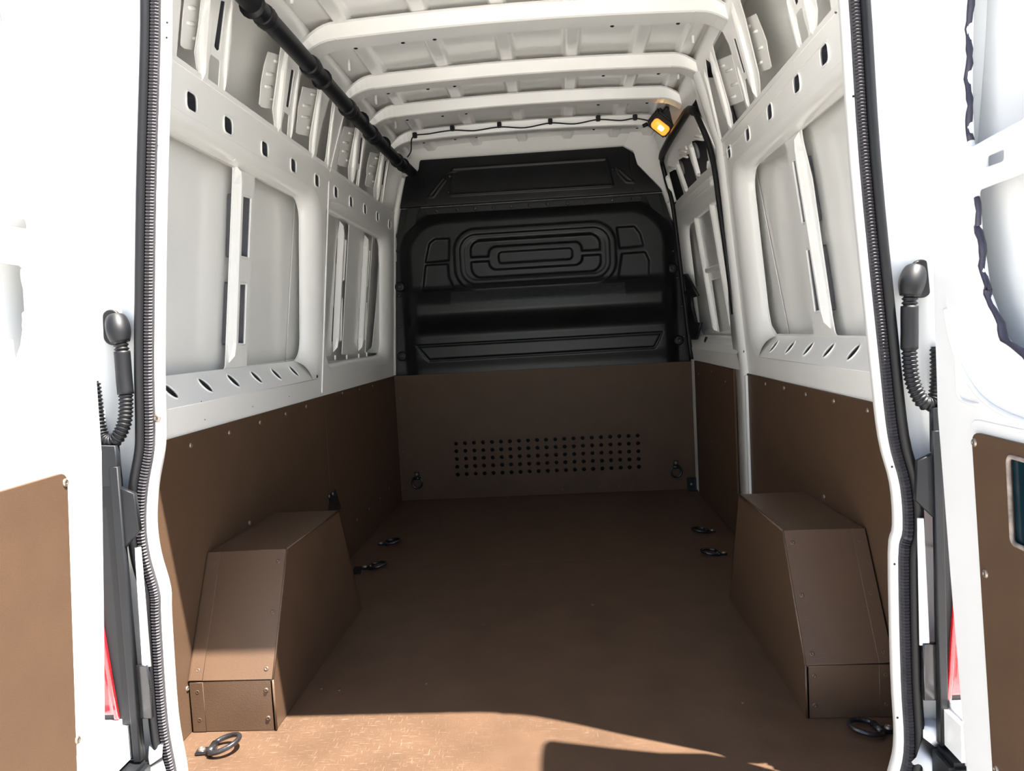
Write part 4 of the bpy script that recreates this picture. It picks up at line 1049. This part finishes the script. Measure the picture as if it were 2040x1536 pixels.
    if sgn > 0:
        pn = sheet('hatch_pane', pl, [(A(-0.29), 0.625), (A(-0.61), 0.625), (A(-0.61), 0.785), (A(-0.29), 0.785)][::-1], [], 0.002, DARKGL, e, 0.002)
        tube('worn_hatch_edge', [pl.w(x, z, 0.008) for x, z in hol[0]], 0.004, GREYM, e, 6, True)
        f2 = [pl.w(A(y), z, 0.001) for y, z in [(-0.075, 1.02), (-0.10, 0.955), (-0.15, 0.895), (-0.22, 0.855), (-0.33, 0.835), (-0.5, 0.83), (-0.8, 0.83)]]
        tube('pressed_fold', smooth_path(f2, 6), 0.005, DOORW, e, 8)
        f3 = [pl.w(A(y), z, 0.001) for y, z in [(-0.115, 0.935), (-0.118, 0.88), (-0.13, 0.853), (-0.19, 0.848)]]
        tube('pressed_fold', smooth_path(f3, 6), 0.004, DOORW, e, 8)
    sheet('board_recess', pl, rpoly([(A(y), z) for y, z in [(yA + 0.022, 0.822), (-0.88, 0.822), (-0.90, 0.0), (yA - 0.055, 0.0)]], .03, 4), [], 0.003, DOORW, e, 0.0015)
    return e
rear_door(-1, 'open white rear door on the left with sunlit brown board', 'door_1')
rear_door(1, 'open white rear door on the right with shaded board and dark hatch', 'door_2')

# ---- door check strap hoses
def strap(sgn, pts, label):
    P = smooth_path(pts, 10)
    e = empty('door_check_hose', label, 'hose', None, None, pts[0])
    off = -Vector(pts[0])
    k0 = int(len(P) * 0.16); k1 = int(len(P) * 0.42)
    body = resample(P[k0:], 0.0021)
    o = tube('corrugated_hose', body, [0.0135 + 0.0022 * math.sin(i * math.pi / 2.0) for i in range(len(body))], RUBBER, e, 14); o.location = off
    sl_ = P[int(len(P) * 0.22):k1]
    o = tube('smooth_sleeve', sl_, 0.0165, RUBBER, e, 16); o.location = off
    bt = P[:k0 + 2]; nb = len(bt)
    o = tube('boot', bt, [0.019 + 0.006 * math.sin(math.pi * i / (nb - 1)) for i in range(nb)], RUBBER, e, 16); o.location = off
    fl_ = rrect(-0.020, 0.020, -0.045, 0.032, 0.019, 6)
    pf = Plane(Vector(pts[0]) + Vector((sgn * 0.008, 0.004, -0.015)), (1, 0, 0), (0, 0, 1))
    o = sheet('boot_flange', pf, fl_, [], 0.010, RUBBER, e, 0.012, 0.003); o.location = off
    return e
def q3(u, v, y): return ony(u, v, y)
strap(-1, [q3(231, 632, -0.006), q3(237, 665, -0.020), q3(243, 700, -0.024), q3(247, 750, -0.026), q3(251, 800, -0.03), q3(247, 845, -0.035), q3(228, 878, -0.036), q3(205, 872, -0.032), q3(194, 830, -0.026), q3(186, 760, -0.02)],
      'black corrugated check strap hose hanging by the sunlit left rear door')
strap(1, [q3(1824, 535, -0.006), q3(1815, 570, -0.020), q3(1812, 610, -0.024), q3(1812, 660, -0.026), q3(1812, 710, -0.03), q3(1818, 760, -0.035), q3(1838, 800, -0.036), q3(1860, 800, -0.032), q3(1868, 760, -0.026), q3(1868, 690, -0.02)],
      'black corrugated check strap hose hanging by the right rear door')

# ================================================================== LOWER REAR CORNERS: hinge trims, lamps, bumper
def corner(sgn):
    s = sgn; side = 'left' if s < 0 else 'right'
    e = empty('pillar_trim', 'black plastic pillar trim beside the %s tail lamp' % side, 'trim', None, None, (s * 0.87, -0.03, 0.1)); off = -Vector(e.location)
    def P_(pts, y, t, m, nm, par, bev=0.002):
        pl = Plane((0, y, 0), (1, 0, 0), (0, 0, 1)); pts = [(s * x, z) for x, z in pts]
        o = sheet(nm, pl, pts, [], t, m, par, 0.0, bev); 
        if par is not None: o.location = -Vector(par.location)
        return o
    P_([(0.846, 0.13), (0.925, 0.13), (0.925, 0.815), (0.846, 0.815)], -0.046, 0.012, PLAST, 'trim_plate', e)
    P_([(0.846, 0.13), (0.862, 0.13), (0.858, 0.78), (0.840, 0.78)], -0.058, 0.014, PLAST, 'trim_rib', e)
    P_([(0.807, 0.64), (0.845, 0.60), (0.845, 0.735), (0.812, 0.72)], -0.052, 0.014, PLAST, 'striker_block', e)
    P_([(0.842, 0.735), (0.925, 0.745), (0.925, 0.83), (0.842, 0.825)], -0.056, 0.02, PLAST, 'trim_cap', e)
    P_([(0.820, 0.22), (0.847, 0.22), (0.847, 0.34), (0.820, 0.34)], -0.044, 0.012, BSTEEL, 'hinge_plate', e)
    P_([(0.815, 0.335), (0.835, 0.335), (0.828, 0.60), (0.815, 0.60)], -0.040, 0.006, DOORW, 'painted_gap', e)
    t = empty('tail_lamp', 'red tail lamp on the %s rear corner' % side, 'tail lamp', 'tail lamps', None, (s * 0.92, -0.06, 0.3))
    xs = 0.886 if s < 0 else 0.857
    P_([(xs + 0.012, 0.232), (0.985, 0.232), (0.985, 0.425), (xs + 0.030, 0.425)], -0.052, 0.05, RED, 'red_lens', t, 0.008)
    P_([(xs + 0.030, 0.428), (0.985, 0.428), (0.985, 0.575), (xs + 0.050, 0.575)], -0.052, 0.05, CLEAR, 'clear_lens', t, 0.008)
    P_([(xs + 0.004, 0.225), (xs + 0.013, 0.225), (xs + 0.045, 0.60), (xs + 0.036, 0.60)], -0.054, 0.045, RED, 'lens_edge', t, 0.002)
    return e
corner(-1); corner(1)
bu = empty('rear_bumper', 'black rear bumper with painted white corners below the doors', 'bumper', None, None, (0, -0.08, -0.1)); off = -Vector(bu.location)
def bp(nm, lo, hi, m, bev=0.01):
    o = box(nm, lo, hi, m, bu, bev); o.location = off; return o
bp('step_pad', (-0.83, -0.16, -0.20), (0.83, -0.0, -0.125), PLAST)
bp('bumper_bar', (-0.99, -0.14, -0.34), (0.99, -0.02, -0.205), PLAST)
for s in (-1, 1):
    x0, x1 = sorted((s * 0.835, s * 0.99)); 
    bp('corner_foot', (x0, -0.12, -0.21), (x1, -0.03, 0.125), PLAST)
    x0, x1 = sorted((s * (0.872 if s < 0 else 0.852), s * 0.985)); bp('painted_corner', (x0, -0.14, 0.12), (x1, -0.03, 0.222), DOORW, 0.014)
    x0, x1 = sorted((s * 0.892, s * 0.94)); bp('corner_cap', (x0, -0.146, 0.145), (x1, -0.135, 0.205), DOORW, 0.004)
